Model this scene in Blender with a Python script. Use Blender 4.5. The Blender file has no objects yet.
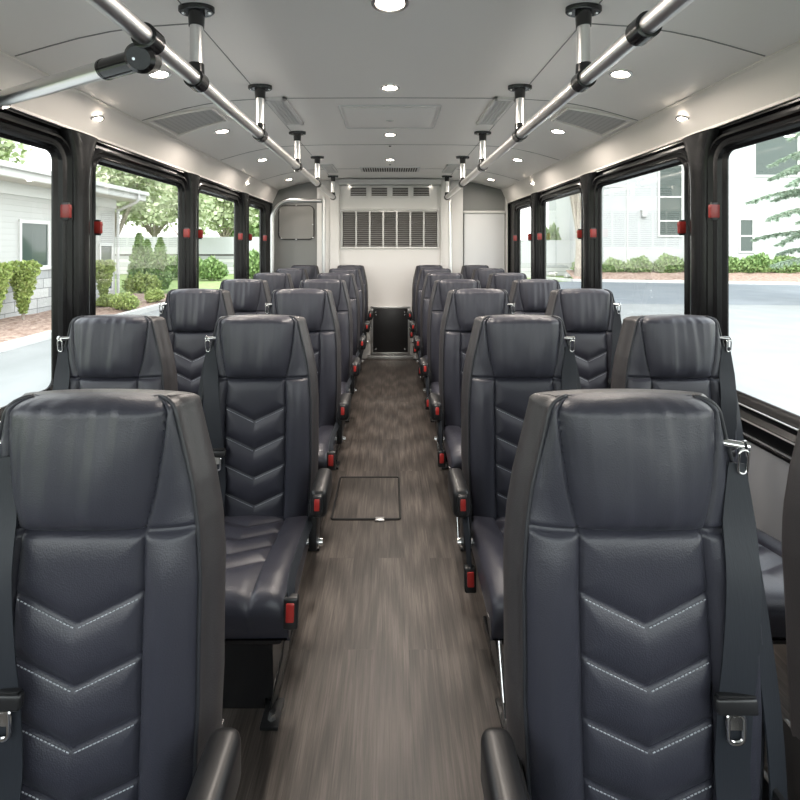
import bpy, bmesh, math, random
import numpy as np
from mathutils import Vector, Matrix, noise
random.seed(7)
PI = math.pi
S = bpy.context.scene
C = S.collection

# ------------------------------------------------------------------ materials
def mat(name, col, rough=.5, metal=0., spec=.5, emit=None, estr=0., coat=0.):
    m = bpy.data.materials.new(name); m.use_nodes = True
    b = m.node_tree.nodes['Principled BSDF']
    b.inputs['Base Color'].default_value = (*col, 1)
    b.inputs['Roughness'].default_value = rough
    b.inputs['Metallic'].default_value = metal
    b.inputs['Specular IOR Level'].default_value = spec
    b.inputs['Coat Weight'].default_value = coat
    if emit:
        b.inputs['Emission Color'].default_value = (*emit, 1)
        b.inputs['Emission Strength'].default_value = estr
    return m

def nt(m):
    return m.node_tree.nodes, m.node_tree.links, m.node_tree.nodes['Principled BSDF']

def add_noise(m, scale=8., c1=None, c2=None, bump=0., bscale=None, detail=4., stretch=(1, 1, 1), dist=.01, lo=.3, hi=.7):
    n, l, b = nt(m)
    tc = n.new('ShaderNodeTexCoord'); mp = n.new('ShaderNodeMapping')
    mp.inputs['Scale'].default_value = stretch
    l.new(tc.outputs['Object'], mp.inputs['Vector'])
    if c1:
        t = n.new('ShaderNodeTexNoise'); t.inputs['Scale'].default_value = scale; t.inputs['Detail'].default_value = detail
        l.new(mp.outputs[0], t.inputs['Vector'])
        r = n.new('ShaderNodeValToRGB')
        r.color_ramp.elements[0].position = lo; r.color_ramp.elements[0].color = (*c1, 1)
        r.color_ramp.elements[1].position = hi; r.color_ramp.elements[1].color = (*c2, 1)
        l.new(t.outputs['Fac'], r.inputs['Fac']); l.new(r.outputs['Color'], b.inputs['Base Color'])
    if bump:
        t2 = n.new('ShaderNodeTexNoise'); t2.inputs['Scale'].default_value = bscale or scale; t2.inputs['Detail'].default_value = detail
        l.new(mp.outputs[0], t2.inputs['Vector'])
        bp = n.new('ShaderNodeBump'); bp.inputs['Strength'].default_value = bump; bp.inputs['Distance'].default_value = dist
        l.new(t2.outputs['Fac'], bp.inputs['Height']); l.new(bp.outputs['Normal'], b.inputs['Normal'])
    return m

M = {}
def leather(name, col):
    m = mat(name, col, .43, 0, .5)
    n, l, b = nt(m)
    tc = n.new('ShaderNodeTexCoord')
    v = n.new('ShaderNodeTexVoronoi'); v.inputs['Scale'].default_value = 420
    t = n.new('ShaderNodeTexNoise'); t.inputs['Scale'].default_value = 14; t.inputs['Detail'].default_value = 3
    l.new(tc.outputs['Object'], v.inputs['Vector']); l.new(tc.outputs['Object'], t.inputs['Vector'])
    bp = n.new('ShaderNodeBump'); bp.inputs['Strength'].default_value = .18; bp.inputs['Distance'].default_value = .0015
    l.new(v.outputs['Distance'], bp.inputs['Height'])
    bp2 = n.new('ShaderNodeBump'); bp2.inputs['Strength'].default_value = .12; bp2.inputs['Distance'].default_value = .01
    l.new(t.outputs['Fac'], bp2.inputs['Height']); l.new(bp.outputs['Normal'], bp2.inputs['Normal'])
    l.new(bp2.outputs['Normal'], b.inputs['Normal'])
    mr = n.new('ShaderNodeMapRange'); mr.inputs['To Min'].default_value = .31; mr.inputs['To Max'].default_value = .45
    l.new(t.outputs['Fac'], mr.inputs['Value']); l.new(mr.outputs[0], b.inputs['Roughness'])
    return m
M['leather'] = leather('leather', (.031, .0315, .043))
M['leather_side'] = leather('leather_side', (.040, .037, .039))
M['piping'] = mat('piping', (.022, .023, .028), .45)
M['thread'] = mat('thread', (.42, .44, .48), .7)
M['black'] = add_noise(mat('black_plastic', (.012, .012, .013), .38), bump=.08, bscale=300, dist=.001)
M['black_gloss'] = mat('black_gloss', (.010, .010, .011), .22, 0, .5, coat=.3)
M['frame'] = mat('window_frame_black', (.007, .0073, .008), .25, 0, .25)
M['rubber'] = mat('rubber', (.012, .012, .012), .6)
M['red'] = mat('red_plastic', (.36, .022, .018), .35)
M['red2'] = mat('red_handle', (.20, .016, .013), .4)
M['chrome'] = mat('chrome', (.78, .78, .78), .14, 1)
M['steel'] = add_noise(mat('brushed_steel', (.88, .87, .86), .34, 1), bump=.06, bscale=60, stretch=(1, .02, 1), dist=.002)
M['alu'] = mat('aluminium', (.62, .62, .62), .38, 1)
M['webbing'] = add_noise(mat('webbing', (.011, .014, .020), .62), bump=.35, bscale=120, stretch=(4, 1, .3), dist=.001)
M['ceiling'] = add_noise(mat('ceiling_panel', (.90, .875, .845), .42), bump=.03, bscale=3, dist=.01)
M['strip'] = add_noise(mat('cove_strip', (.76, .725, .69), .55), bump=.02, bscale=3, dist=.01)
M['seam'] = mat('panel_seam', (.24, .24, .235), .5)
M['white'] = add_noise(mat('white_panel', (.68, .67, .655), .45), bump=.02, bscale=4, dist=.01)
M['grey_wall'] = add_noise(mat('grey_wall', (.20, .205, .20), .5), bump=.03, bscale=80, dist=.002)
M['lower_wall'] = add_noise(mat('lower_wall', (.27, .28, .30), .5), bump=.1, bscale=160, dist=.002)
M['dark_slot'] = mat('vent_slot', (.05, .043, .04), .7)
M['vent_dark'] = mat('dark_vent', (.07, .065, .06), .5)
M['louver'] = mat('louver_metal', (.42, .41, .40), .35, .6)
M['lens'] = mat('lamp_lens', (1, .95, .88), .4, emit=(1, .9, .78), estr=14)
M['lens_soft'] = mat('lamp_lens_soft', (1, .95, .88), .4, emit=(1, .9, .78), estr=4.5)
M['ring'] = mat('lamp_ring', (.75, .74, .72), .25, .8)
M['screw'] = mat('screw', (.7, .7, .7), .25, 1)

def floor_mat():
    m = mat('wood_vinyl_floor', (.15, .13, .11), .42)
    n, l, b = nt(m)
    tc = n.new('ShaderNodeTexCoord')
    rot = n.new('ShaderNodeMapping'); rot.inputs['Rotation'].default_value = (0, 0, PI / 2); rot.inputs['Location'].default_value = (.3, .045, 0)
    l.new(tc.outputs['Object'], rot.inputs['Vector'])
    br = n.new('ShaderNodeTexBrick'); br.offset = .37
    br.inputs['Scale'].default_value = 1; br.inputs['Brick Width'].default_value = 1.15; br.inputs['Row Height'].default_value = .105
    br.inputs['Mortar Size'].default_value = .0008; br.inputs['Mortar Smooth'].default_value = .2
    br.inputs['Color1'].default_value = (0, 0, 0, 1); br.inputs['Color2'].default_value = (1, 1, 1, 1); br.inputs['Mortar'].default_value = (.3, .3, .3, 1)
    l.new(rot.outputs[0], br.inputs['Vector'])
    # each plank shifts the grain
    sh = n.new('ShaderNodeVectorMath'); sh.operation = 'MULTIPLY_ADD'
    l.new(br.outputs['Color'], sh.inputs[0]); sh.inputs[1].default_value = (3, 7, 0); l.new(tc.outputs['Object'], sh.inputs[2])
    mp = n.new('ShaderNodeMapping'); mp.inputs['Scale'].default_value = (46, 1.5, 1); l.new(sh.outputs[0], mp.inputs['Vector'])
    g = n.new('ShaderNodeTexNoise'); g.inputs['Scale'].default_value = 1.6; g.inputs['Detail'].default_value = 8; g.inputs['Roughness'].default_value = .68; g.inputs['Distortion'].default_value = .15
    l.new(mp.outputs[0], g.inputs['Vector'])
    mp2 = n.new('ShaderNodeMapping'); mp2.inputs['Scale'].default_value = (14, 1.1, 1); l.new(sh.outputs[0], mp2.inputs['Vector'])
    w = n.new('ShaderNodeTexWave'); w.wave_type = 'RINGS'; w.inputs['Scale'].default_value = .9; w.inputs['Distortion'].default_value = 6; w.inputs['Detail'].default_value = 3; w.inputs['Detail Scale'].default_value = 1.1
    l.new(mp2.outputs[0], w.inputs['Vector'])
    mp3 = n.new('ShaderNodeMapping'); mp3.inputs['Scale'].default_value = (210, 7, 1); l.new(sh.outputs[0], mp3.inputs['Vector'])
    g2 = n.new('ShaderNodeTexNoise'); g2.inputs['Scale'].default_value = 1.2; g2.inputs['Detail'].default_value = 4; g2.inputs['Roughness'].default_value = .7
    l.new(mp3.outputs[0], g2.inputs['Vector'])
    mg = n.new('ShaderNodeMix'); mg.data_type = 'FLOAT'; mg.inputs['Factor'].default_value = .42
    l.new(g.outputs['Fac'], mg.inputs['A']); l.new(g2.outputs['Fac'], mg.inputs['B'])
    mx = n.new('ShaderNodeMix'); mx.data_type = 'FLOAT'; mx.inputs['Factor'].default_value = .10
    l.new(mg.outputs['Result'], mx.inputs['A']); l.new(w.outputs['Fac'], mx.inputs['B'])
    r = n.new('ShaderNodeValToRGB')
    e = r.color_ramp.elements
    e[0].position = .35; e[0].color = (.016, .0125, .011, 1)
    e[1].position = .66; e[1].color = (.120, .100, .088, 1)
    k = e.new(.5); k.color = (.054, .0445, .0385, 1)
    l.new(mx.outputs['Result'], r.inputs['Fac'])
    hs = n.new('ShaderNodeHueSaturation')
    mr = n.new('ShaderNodeMapRange'); mr.inputs['To Min'].default_value = .82; mr.inputs['To Max'].default_value = 1.18
    l.new(br.outputs['Color'], mr.inputs['Value']); l.new(mr.outputs[0], hs.inputs['Value']); l.new(r.outputs['Color'], hs.inputs['Color'])
    mo = n.new('ShaderNodeMix'); mo.data_type = 'RGBA'; mo.inputs['B'].default_value = (.05, .042, .036, 1)
    mfac = n.new('ShaderNodeMath'); mfac.operation = 'MULTIPLY'; mfac.inputs[1].default_value = .6
    l.new(br.outputs['Fac'], mfac.inputs[0]); l.new(mfac.outputs[0], mo.inputs['Factor']); l.new(hs.outputs['Color'], mo.inputs['A'])
    l.new(mo.outputs['Result'], b.inputs['Base Color'])
    bp = n.new('ShaderNodeBump'); bp.inputs['Strength'].default_value = .12; bp.inputs['Distance'].default_value = .002
    l.new(g.outputs['Fac'], bp.inputs['Height']); l.new(bp.outputs['Normal'], b.inputs['Normal'])
    return m
M['floor'] = floor_mat()

def glass_mat():
    m = bpy.data.materials.new('window_glass'); m.use_nodes = True
    n, l = m.node_tree.nodes, m.node_tree.links
    n.remove(n['Principled BSDF']); out = n['Material Output']
    t = n.new('ShaderNodeBsdfTransparent'); t.inputs['Color'].default_value = (.93, .965, .955, 1)
    g = n.new('ShaderNodeBsdfGlossy'); g.inputs['Roughness'].default_value = .02
    f = n.new('ShaderNodeLayerWeight'); f.inputs['Blend'].default_value = .18
    k = n.new('ShaderNodeMath'); k.operation = 'MULTIPLY'; k.inputs[1].default_value = .32
    mx = n.new('ShaderNodeMixShader')
    l.new(f.outputs['Fresnel'], k.inputs[0]); l.new(k.outputs[0], mx.inputs['Fac'])
    l.new(t.outputs[0], mx.inputs[1]); l.new(g.outputs[0], mx.inputs[2]); l.new(mx.outputs[0], out.inputs['Surface'])
    return m
M['glass'] = glass_mat()
M['house_glass'] = mat('house_glass', (.055, .075, .068), .06, 0, .4)
def siding_mat():
    m = mat('white_siding', (.42, .42, .40), .6)
    n, l, b = nt(m)
    tc = n.new('ShaderNodeTexCoord'); sp = n.new('ShaderNodeSeparateXYZ'); l.new(tc.outputs['Object'], sp.inputs[0])
    a = n.new('ShaderNodeMath'); a.operation = 'MULTIPLY'; a.inputs[1].default_value = 6.5; l.new(sp.outputs['Z'], a.inputs[0])
    fr = n.new('ShaderNodeMath'); fr.operation = 'FRACT'; l.new(a.outputs[0], fr.inputs[0])
    bp = n.new('ShaderNodeBump'); bp.inputs['Strength'].default_value = .8; bp.inputs['Distance'].default_value = .03
    bp.invert = True
    l.new(fr.outputs[0], bp.inputs['Height']); l.new(bp.outputs['Normal'], b.inputs['Normal'])
    return m
M['siding'] = siding_mat()
def stone_mat():
    m = mat('stone_blocks', (.6, .6, .58), .8)
    n, l, b = nt(m)
    tc = n.new('ShaderNodeTexCoord'); rot = n.new('ShaderNodeMapping'); rot.inputs['Rotation'].default_value = (PI / 2, 0, PI / 2)
    sp = n.new('ShaderNodeSeparateXYZ'); l.new(tc.outputs['Object'], sp.inputs[0])
    cb = n.new('ShaderNodeCombineXYZ'); l.new(sp.outputs['Y'], cb.inputs['X']); l.new(sp.outputs['Z'], cb.inputs['Y'])
    br = n.new('ShaderNodeTexBrick'); br.offset = .43; br.squash = .7; br.squash_frequency = 3
    br.inputs['Scale'].default_value = 1; br.inputs['Brick Width'].default_value = .75; br.inputs['Row Height'].default_value = .27; br.inputs['Mortar Size'].default_value = .012
    br.inputs['Color1'].default_value = (.50, .50, .485, 1); br.inputs['Color2'].default_value = (.32, .33, .33, 1); br.inputs['Mortar'].default_value = (.2, .2, .2, 1)
    l.new(cb.outputs[0], br.inputs['Vector']); l.new(br.outputs['Color'], b.inputs['Base Color'])
    t = n.new('ShaderNodeTexNoise'); t.inputs['Scale'].default_value = 9
    l.new(tc.outputs['Object'], t.inputs['Vector'])
    bp = n.new('ShaderNodeBump'); bp.inputs['Strength'].default_value = .5; bp.inputs['Distance'].default_value = .05
    l.new(t.outputs['Fac'], bp.inputs['Height']); l.new(bp.outputs['Normal'], b.inputs['Normal'])
    return m
M['stone'] = stone_mat()
M['stucco'] = add_noise(mat('white_stucco', (.42, .43, .435), .75), bump=.1, bscale=30, dist=.01)
M['trimwhite'] = mat('white_trim', (.56, .56, .545), .5)
M['roof'] = add_noise(mat('roof_shingle', (.45, .43, .40), .8), 6, (.36, .34, .32), (.52, .50, .47))
M['soffit'] = mat('soffit', (.55, .52, .47), .7)
M['mulch'] = add_noise(mat('bark_mulch', (.3, .2, .15), .9), 9, (.17, .10, .07), (.42, .31, .25), bump=.9, bscale=14, detail=6, dist=.08)
M['concrete'] = add_noise(mat('concrete', (.5, .5, .5), .75), 1.2, (.18, .187, .183), (.22, .227, .222), detail=8)
M['asphalt'] = add_noise(mat('asphalt', (.33, .36, .39), .7), .8, (.11, .125, .138), (.145, .16, .172), detail=8)
M['kerb'] = mat('kerb', (.5, .5, .48), .8)
M['grass'] = add_noise(mat('lawn', (.2, .3, .1), .9), 4, (.13, .20, .06), (.24, .30, .11), bump=.6, bscale=40)
M['bark'] = add_noise(mat('bark', (.3, .26, .21), .9), 12, (.20, .17, .14), (.42, .37, .31), bump=.6, stretch=(3, 3, .6))
def leaf(name, c1, c2):
    m = mat(name, c1, .6)
    n, l, b = nt(m)
    oi = n.new('ShaderNodeNewGeometry'); r = n.new('ShaderNodeValToRGB')
    r.color_ramp.elements[0].color = (*c1, 1); r.color_ramp.elements[1].color = (*c2, 1)
    l.new(oi.outputs['Random Per Island'], r.inputs['Fac']); l.new(r.outputs['Color'], b.inputs['Base Color'])
    b.inputs['Subsurface Weight'].default_value = 0
    return m
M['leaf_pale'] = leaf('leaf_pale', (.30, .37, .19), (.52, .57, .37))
M['leaf_green'] = leaf('leaf_green', (.10, .19, .05), (.25, .35, .13))
M['leaf_yellow'] = leaf('leaf_yellow', (.20, .28, .06), (.38, .44, .15))
M['leaf_dark'] = leaf('leaf_dark', (.10, .19, .08), (.24, .34, .18))
M['needle'] = leaf('needle', (.17, .25, .17), (.34, .41, .31))
M['rock'] = add_noise(mat('rock', (.45, .43, .40), .85), 5, (.30, .29, .27), (.58, .56, .52), bump=.5)

# ------------------------------------------------------------------ helpers
def tag(o, label=None, cat=None, group=None, kind=None):
    if label: o['label'] = label
    if cat: o['category'] = cat
    if group: o['group'] = group
    if kind: o['kind'] = kind
    return o
def thing(name, label, cat, loc=(0, 0, 0), rz=0, group=None):
    o = bpy.data.objects.new(name, None); C.objects.link(o)
    o.empty_display_size = .1
    o.location = loc; o.rotation_euler = (0, 0, rz)
    return tag(o, label, cat, group)
def link(name, me, m, parent=None, loc=None, smooth=True, angle=None):
    if m: me.materials.clear(); me.materials.append(m)
    if smooth:
        me.polygons.foreach_set('use_smooth', [True] * len(me.polygons))
        if angle is not None: me.set_sharp_from_angle(angle=math.radians(angle))
    o = bpy.data.objects.new(name, me); C.objects.link(o)
    if parent: o.parent = parent
    if loc: o.location = loc
    return o
def obj(name, bm, m, parent=None, loc=None, smooth=True, angle=35):
    me = bpy.data.meshes.new(name)
    bmesh.ops.recalc_face_normals(bm, faces=bm.faces)
    bm.to_mesh(me); bm.free()
    return link(name, me, m, parent, loc, smooth, angle)
def pyobj(name, vs, fs, m, parent=None, smooth=True, angle=None):
    me = bpy.data.meshes.new(name); me.from_pydata(vs, [], fs); me.update()
    return link(name, me, m, parent, None, smooth, angle)
def box(bm, lo, hi, bev=0., seg=2, mtx=None):
    c = [(a + b) / 2 for a, b in zip(lo, hi)]; d = [abs(b - a) for a, b in zip(lo, hi)]
    t = Matrix.Translation(c) @ Matrix.Diagonal((*d, 1))
    if mtx: t = mtx @ t
    r = bmesh.ops.create_cube(bm, size=1, matrix=t)
    if bev:
        es = list({e for v in r['verts'] for e in v.link_edges})
        bmesh.ops.bevel(bm, geom=es, offset=bev, segments=seg, affect='EDGES', profile=.5)
    return bm
def B(*boxes, bev=0., seg=2):
    bm = bmesh.new()
    for lo, hi in boxes: box(bm, lo, hi, bev, seg)
    return bm
def cyl(bm, p, q, r1, r2=None, seg=20, caps=True):
    p, q = Vector(p), Vector(q); d = q - p
    t = Matrix.Translation((p + q) / 2) @ d.to_track_quat('Z', 'Y').to_matrix().to_4x4()
    bmesh.ops.create_cone(bm, cap_ends=caps, segments=seg, radius1=r1, radius2=r1 if r2 is None else r2, depth=d.length, matrix=t)
    return bm
def tube(bm, pts, r, seg=12, closed=False, caps=True, ry=None, up0=None):
    """sweep an ellipse/rect-free section along pts; r may be a list"""
    pts = [Vector(p) for p in pts]; n = len(pts)
    rs = r if isinstance(r, (list, tuple)) else [r] * n
    rings = []; up = Vector(up0) if up0 else None
    for i, p in enumerate(pts):
        a = pts[(i - 1) % n] if (closed or i > 0) else p
        b = pts[(i + 1) % n] if (closed or i < n - 1) else p
        t = (b - a).normalized()
        if up is None:
            up = Vector((0, 0, 1)) if abs(t.z) < .9 else Vector((1, 0, 0))
        sd = t.cross(up)
        if sd.length < 1e-6: sd = t.orthogonal()
        sd.normalize(); u = sd.cross(t).normalized()
        if not up0: up = u
        k = (ry / rs[i]) if ry else 1
        rings.append([bm.verts.new(p + sd * math.cos(2 * PI * j / seg) * rs[i] + u * math.sin(2 * PI * j / seg) * rs[i] * k) for j in range(seg)])
    m = n if closed else n - 1
    for i in range(m):
        A, Bb = rings[i], rings[(i + 1) % n]
        for j in range(seg):
            bm.faces.new((A[j], A[(j + 1) % seg], Bb[(j + 1) % seg], Bb[j]))
    if caps and not closed:
        bm.faces.new(rings[0][::-1]); bm.faces.new(rings[-1])
    return bm
def ribbon(bm, pts, w, t, normals):
    """flat strap: w wide (list ok), t thick, normals = face normal per point"""
    pts = [Vector(p) for p in pts]; n = len(pts)
    ws = w if isinstance(w, list) else [w] * n
    rings = []
    for i, p in enumerate(pts):
        a = pts[max(0, i - 1)]; b = pts[min(n - 1, i + 1)]
        d = (b - a).normalized(); nn = Vector(normals[i]); sd = d.cross(nn).normalized(); nn = sd.cross(d).normalized()
        rings.append([bm.verts.new(p + sd * ws[i] / 2 * sx + nn * t / 2 * sy) for sx, sy in ((-1, -1), (1, -1), (1, 1), (-1, 1))])
    for i in range(n - 1):
        for j in range(4):
            bm.faces.new((rings[i][j], rings[i][(j + 1) % 4], rings[i + 1][(j + 1) % 4], rings[i + 1][j]))
    bm.faces.new(rings[0][::-1]); bm.faces.new(rings[-1])
    return bm
def smooth_path(pts, n=8):
    P = [Vector(p) for p in pts]; out = []
    for i in range(len(P) - 1):
        p0 = P[max(0, i - 1)]; p1 = P[i]; p2 = P[i + 1]; p3 = P[min(len(P) - 1, i + 2)]
        for k in range(n):
            t = k / n
            out.append(.5 * ((2 * p1) + (p2 - p0) * t + (2 * p0 - 5 * p1 + 4 * p2 - p3) * t * t + (3 * p1 - p0 - 3 * p2 + p3) * t ** 3))
    out.append(P[-1]); return out
def rrect(a0, a1, b0, b1, r, n=6):
    out = []
    for (ca, cb, s) in ((a1 - r, b1 - r, 0), (a0 + r, b1 - r, 1), (a0 + r, b0 + r, 2), (a1 - r, b0 + r, 3)):
        for k in range(n + 1):
            t = (s + k / n) * PI / 2
            out.append((ca + r * math.cos(t), cb + r * math.sin(t)))
    return out
def interp(tab, x):
    return float(np.interp(x, [a for a, _ in tab], [b for _, b in tab]))
def kids(o): return [c for c in C.objects if c.parent == o]

# ------------------------------------------------------------------ dimensions
CAM = Vector((0, 0, 1.30)); F = 450.
HW = 1.38            # half width at the window wall
Y0, Y1 = -1.1, 5.27  # front and rear of the cabin
ZS, ZT = .55, 1.80   # black window band
GZ0, GZ1 = .72, 1.69 # glass
OUT = -.70           # ground outside

# ------------------------------------------------------------------ setting: shell
o = obj('floor', B(((-1.46, Y0, -.06), (1.46, Y1 + .1, 0))), M['floor'], smooth=False); tag(o, kind='structure')

prof = [(0, 2.078), (.5, 2.076), (.7, 2.071), (.85, 2.061), (.97, 2.044), (1.08, 2.021), (1.18, 1.994), (1.27, 1.968), (1.325, 1.952)]
def ceil_z(x): return interp(prof, abs(x))
xs = sorted({-a for a, _ in prof} | {a for a, _ in prof} | {round(-1.3 + .05 * i, 3) for i in range(53)})
bm = bmesh.new()
lo = [(bm.verts.new((x, Y0, ceil_z(x))), bm.verts.new((x, Y1 + .05, ceil_z(x)))) for x in xs]
hi = [(bm.verts.new((x, Y0, ceil_z(x) + .05)), bm.verts.new((x, Y1 + .05, ceil_z(x) + .05))) for x in xs]
for i in range(len(xs) - 1):
    bm.faces.new((lo[i][0], lo[i + 1][0], lo[i + 1][1], lo[i][1])); bm.faces.new((hi[i][0], hi[i][1], hi[i + 1][1], hi[i + 1][0]))
    bm.faces.new((lo[i][0], hi[i][0], hi[i + 1][0], lo[i + 1][0])); bm.faces.new((lo[i][1], lo[i + 1][1], hi[i + 1][1], hi[i][1]))
for e in (0, -1): bm.faces.new((lo[e][0], lo[e][1], hi[e][1], hi[e][0]))
ceiling = tag(obj('ceiling', bm, M['ceiling']), kind='structure')
# panel seams
bm = bmesh.new()
def ceil_path(y, x0, x1, n=40): return [(x0 + (x1 - x0) * i / n, y, ceil_z(x0 + (x1 - x0) * i / n) - .0005) for i in range(n + 1)]
for y in (1.56, 2.36, 3.45, 4.52):
    for a_, b_ in (((-1.30, -.67), (.67, 1.30)) if y < 2 else ((-1.30, 1.30),)):
        p = ceil_path(y, a_, b_); ribbon(bm, p, .0045, .003, [(0, 0, 1)] * len(p))
for sx in (-1, 1):
    ribbon(bm, [(sx * .665, y, ceil_z(.665) - .0005) for y in (Y0, Y1)], .0035, .003, [(0, 0, 1)] * 2)
obj('seam', bm, M['seam'], ceiling, smooth=False)
# outer roof
tag(obj('trim_3', B(((-1.5, Y0 - .1, 2.14), (1.5, Y1 + .2, 2.2))), M['white'], smooth=False), kind='structure')

for side, sx in (('left', -1), ('right', 1)):
    X = lambda x: sx * x
    def P(x, y, z): return (sx * x, y, z)
    def bx(*bs, bev=0.):
        return B(*[((min(X(a[0]), X(b[0])), a[1], a[2]), (max(X(a[0]), X(b[0])), b[1], b[2])) for a, b in bs], bev=bev)
    w = tag(obj('wall_' + side, bx(((HW, Y0, 0), (HW + .08, Y1, ZS + .02))), M['lower_wall'], smooth=False), kind='structure')
    # cove strip: a slightly sloped panel with a lip above and below
    pf = [(1.310, 1.962), (1.304, 1.950), (1.312, 1.942), (1.344, 1.870), (1.372, 1.812), (1.368, 1.800), (1.45, 1.795), (1.46, 2.14), (1.322, 2.14)]
    bm = bmesh.new()
    a = [bm.verts.new(P(x, Y0, z)) for x, z in pf]; b = [bm.verts.new(P(x, Y1, z)) for x, z in pf]
    for i in range(len(pf)):
        j = (i + 1) % len(pf); bm.faces.new((a[i], a[j], b[j], b[i]))
    bm.faces.new(a[::-1]); bm.faces.new(b)
    tag(obj('trim_1' if sx < 0 else 'trim_2', bm, M['strip'], angle=20), kind='structure')
    # windows
    spans = [(-1.02, .62), (.98, 1.86), (2.12, 2.98), (3.25, 4.06), (4.40, 4.86)]
    edges = [Y0, .80, 1.99, 3.115, 4.23, Y1]
    for i, (g0, g1) in enumerate(spans):
        e0, e1 = edges[i], edges[i + 1]
        win = bpy.data.objects.new('window_%d' % (i + 1 + (0 if sx < 0 else 5)), None); C.objects.link(win)
        win.location = P(HW, (e0 + e1) / 2, 0); tag(win, kind='structure'); off = Vector(win.location)
        def wob(name, bm, m, angle=35, smooth=True):
            bmesh.ops.translate(bm, verts=bm.verts, vec=-off)
            return obj(name, bm, m, win, angle=angle, smooth=smooth)
        # frame plate with rounded opening, stepped reveal
        bm = bmesh.new()
        def loop(x, y0, y1, z0, z1, r): return [bm.verts.new(P(x, a_, b_)) for a_, b_ in rrect(y0, y1, z0, z1, r, 6)]
        def bridge(A, Bq):
            n_ = len(A)
            for k in range(n_): bm.faces.new((A[k], A[(k + 1) % n_], Bq[(k + 1) % n_], Bq[k]))
        seq = [(HW + .07, e0, e1, ZS, ZT, .001), (HW - .004, e0, e1, ZS, ZT, .001), (HW - .006, e0 + .012, e1 - .012, ZS + .012, ZT - .012, .05),
               (HW + .010, e0 + .02, e1 - .02, ZS + .022, ZT - .02, .055), (HW + .008, g0 - .085, g1 + .085, GZ0 - .10, GZ1 + .075, .10),
               (HW - .016, g0 - .078, g1 + .078, GZ0 - .092, GZ1 + .068, .095), (HW - .020, g0 - .066, g1 + .066, GZ0 - .080, GZ1 + .058, .09),
               (HW - .006, g0 - .055, g1 + .055, GZ0 - .062, GZ1 + .048, .085), (HW - .004, g0 - .040, g1 + .040, GZ0 - .048, GZ1 + .036, .075),
               (HW - .012, g0 - .034, g1 + .034, GZ0 - .042, GZ1 + .030, .07), (HW - .010, g0 - .024, g1 + .024, GZ0 - .030, GZ1 + .022, .065),
               (HW + .004, g0 - .016, g1 + .016, GZ0 - .016, GZ1 + .014, .045), (HW + .013, g0, g1, GZ0, GZ1, .035), (HW + .02, g0, g1, GZ0, GZ1, .035), (HW + .04, g0 - .03, g1 + .03, GZ0 - .03, GZ1 + .03, .05)]
        L_ = [loop(*s_) for s_ in seq]
        for q in range(len(L_) - 1): bridge(L_[q], L_[q + 1])
        wob('window_frame', bm, M['frame'], 25)
        bm = bmesh.new()
        a = [bm.verts.new(P(HW + .017, y_, z_)) for y_, z_ in rrect(g0 - .004, g1 + .004, GZ0 - .004, GZ1 + .004, .05)]
        bm.faces.new(a); wob('pane', bm, M['glass'], smooth=False)
        # silvery sill channels
        bm = bmesh.new()
        tube(bm, [P(HW - .016, g0 - .03, GZ0 - .036), P(HW - .016, g1 + .03, GZ0 - .036)], .0035, 8)
        tube(bm, [P(HW - .023, g0 - .04, GZ0 - .086), P(HW - .023, g1 + .04, GZ0 - .086)], .0035, 8)
        wob('sill_channel', bm, M['alu'])
        # red release handles by the posts
        for (yy, zz, ok) in ((g0 - .028, 1.385, i > 1), (g1 + .028, 1.445 if i == 1 else 1.385, i > 0)):
            if not ok: continue
            bm = bmesh.new(); x_ = HW - .030
            box(bm, (min(X(x_ - .010), X(x_ + .03)), yy - .008, zz - .027), (max(X(x_ - .010), X(x_ + .03)), yy + .008, zz + .029), .003)
            cyl(bm, P(x_ - .012, yy, zz + .014), P(x_ - .006, yy, zz + .014), .006, seg=10)
            h = wob('release_handle', bm, M['red2'])
            bm = bmesh.new()
            box(bm, (min(X(x_ - .004), X(x_ + .03)), yy - .007, zz - .036), (max(X(x_ - .004), X(x_ + .03)), yy + .007, zz + .037), .003)
            wob('latch_block', bm, M['black'])
    # flared pillar covers between the windows
    for k, e in enumerate(edges[1:-1]):
        bm = bmesh.new(); rings = []
        zs = [ZS + .02, .7, 1.0, 1.4, 1.56, 1.62, 1.67, 1.71, 1.745, 1.775, 1.795]
        for z in zs:
            t = max(0, (z - 1.56) / .235); hwid = .052 + .060 * t ** 2.2; dp = .034 + .006 * t
            ring = []
            for q in range(13):
                an = PI * q / 12
                ring.append(bm.verts.new(P(HW - dp * math.sin(an) ** .6 if 0 < q < 12 else HW, e + hwid * math.cos(an), z)))
            rings.append(ring)
        for r_ in range(len(rings) - 1):
            for q in range(12): bm.faces.new((rings[r_][q], rings[r_][q + 1], rings[r_ + 1][q + 1], rings[r_ + 1][q]))
            bm.faces.new((rings[r_][12], rings[r_][0], rings[r_ + 1][0], rings[r_ + 1][12]))
        bm.faces.new(rings[0]); bm.faces.new(rings[-1][::-1])
        tag(obj('trim_%d' % (4 + k + (0 if sx < 0 else 4)), bm, M['frame'], angle=50), kind='structure')

# rear wall
tag(obj('wall_rear', B(((-1.46, Y1, 0), (1.46, Y1 + .08, 2.15))), M['grey_wall'], smooth=False), kind='structure')
# front wall with the windscreen opening behind the camera
tag(obj('wall_front', B(((-1.46, Y0 - .08, -.06), (1.46, Y0, .85)), ((-1.46, Y0 - .08, 1.9), (1.46, Y0, 2.15)), ((-1.46, Y0 - .08, .85), (-1.3, Y0, 1.9)), ((1.3, Y0 - .08, .85), (1.46, Y0, 1.9))), M['black'], smooth=False), kind='structure')
o = obj('window_11', B(((-1.3, Y0 - .05, .85), (1.3, Y0 - .044, 1.9))), M['glass'], smooth=False); tag(o, kind='structure')
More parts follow.
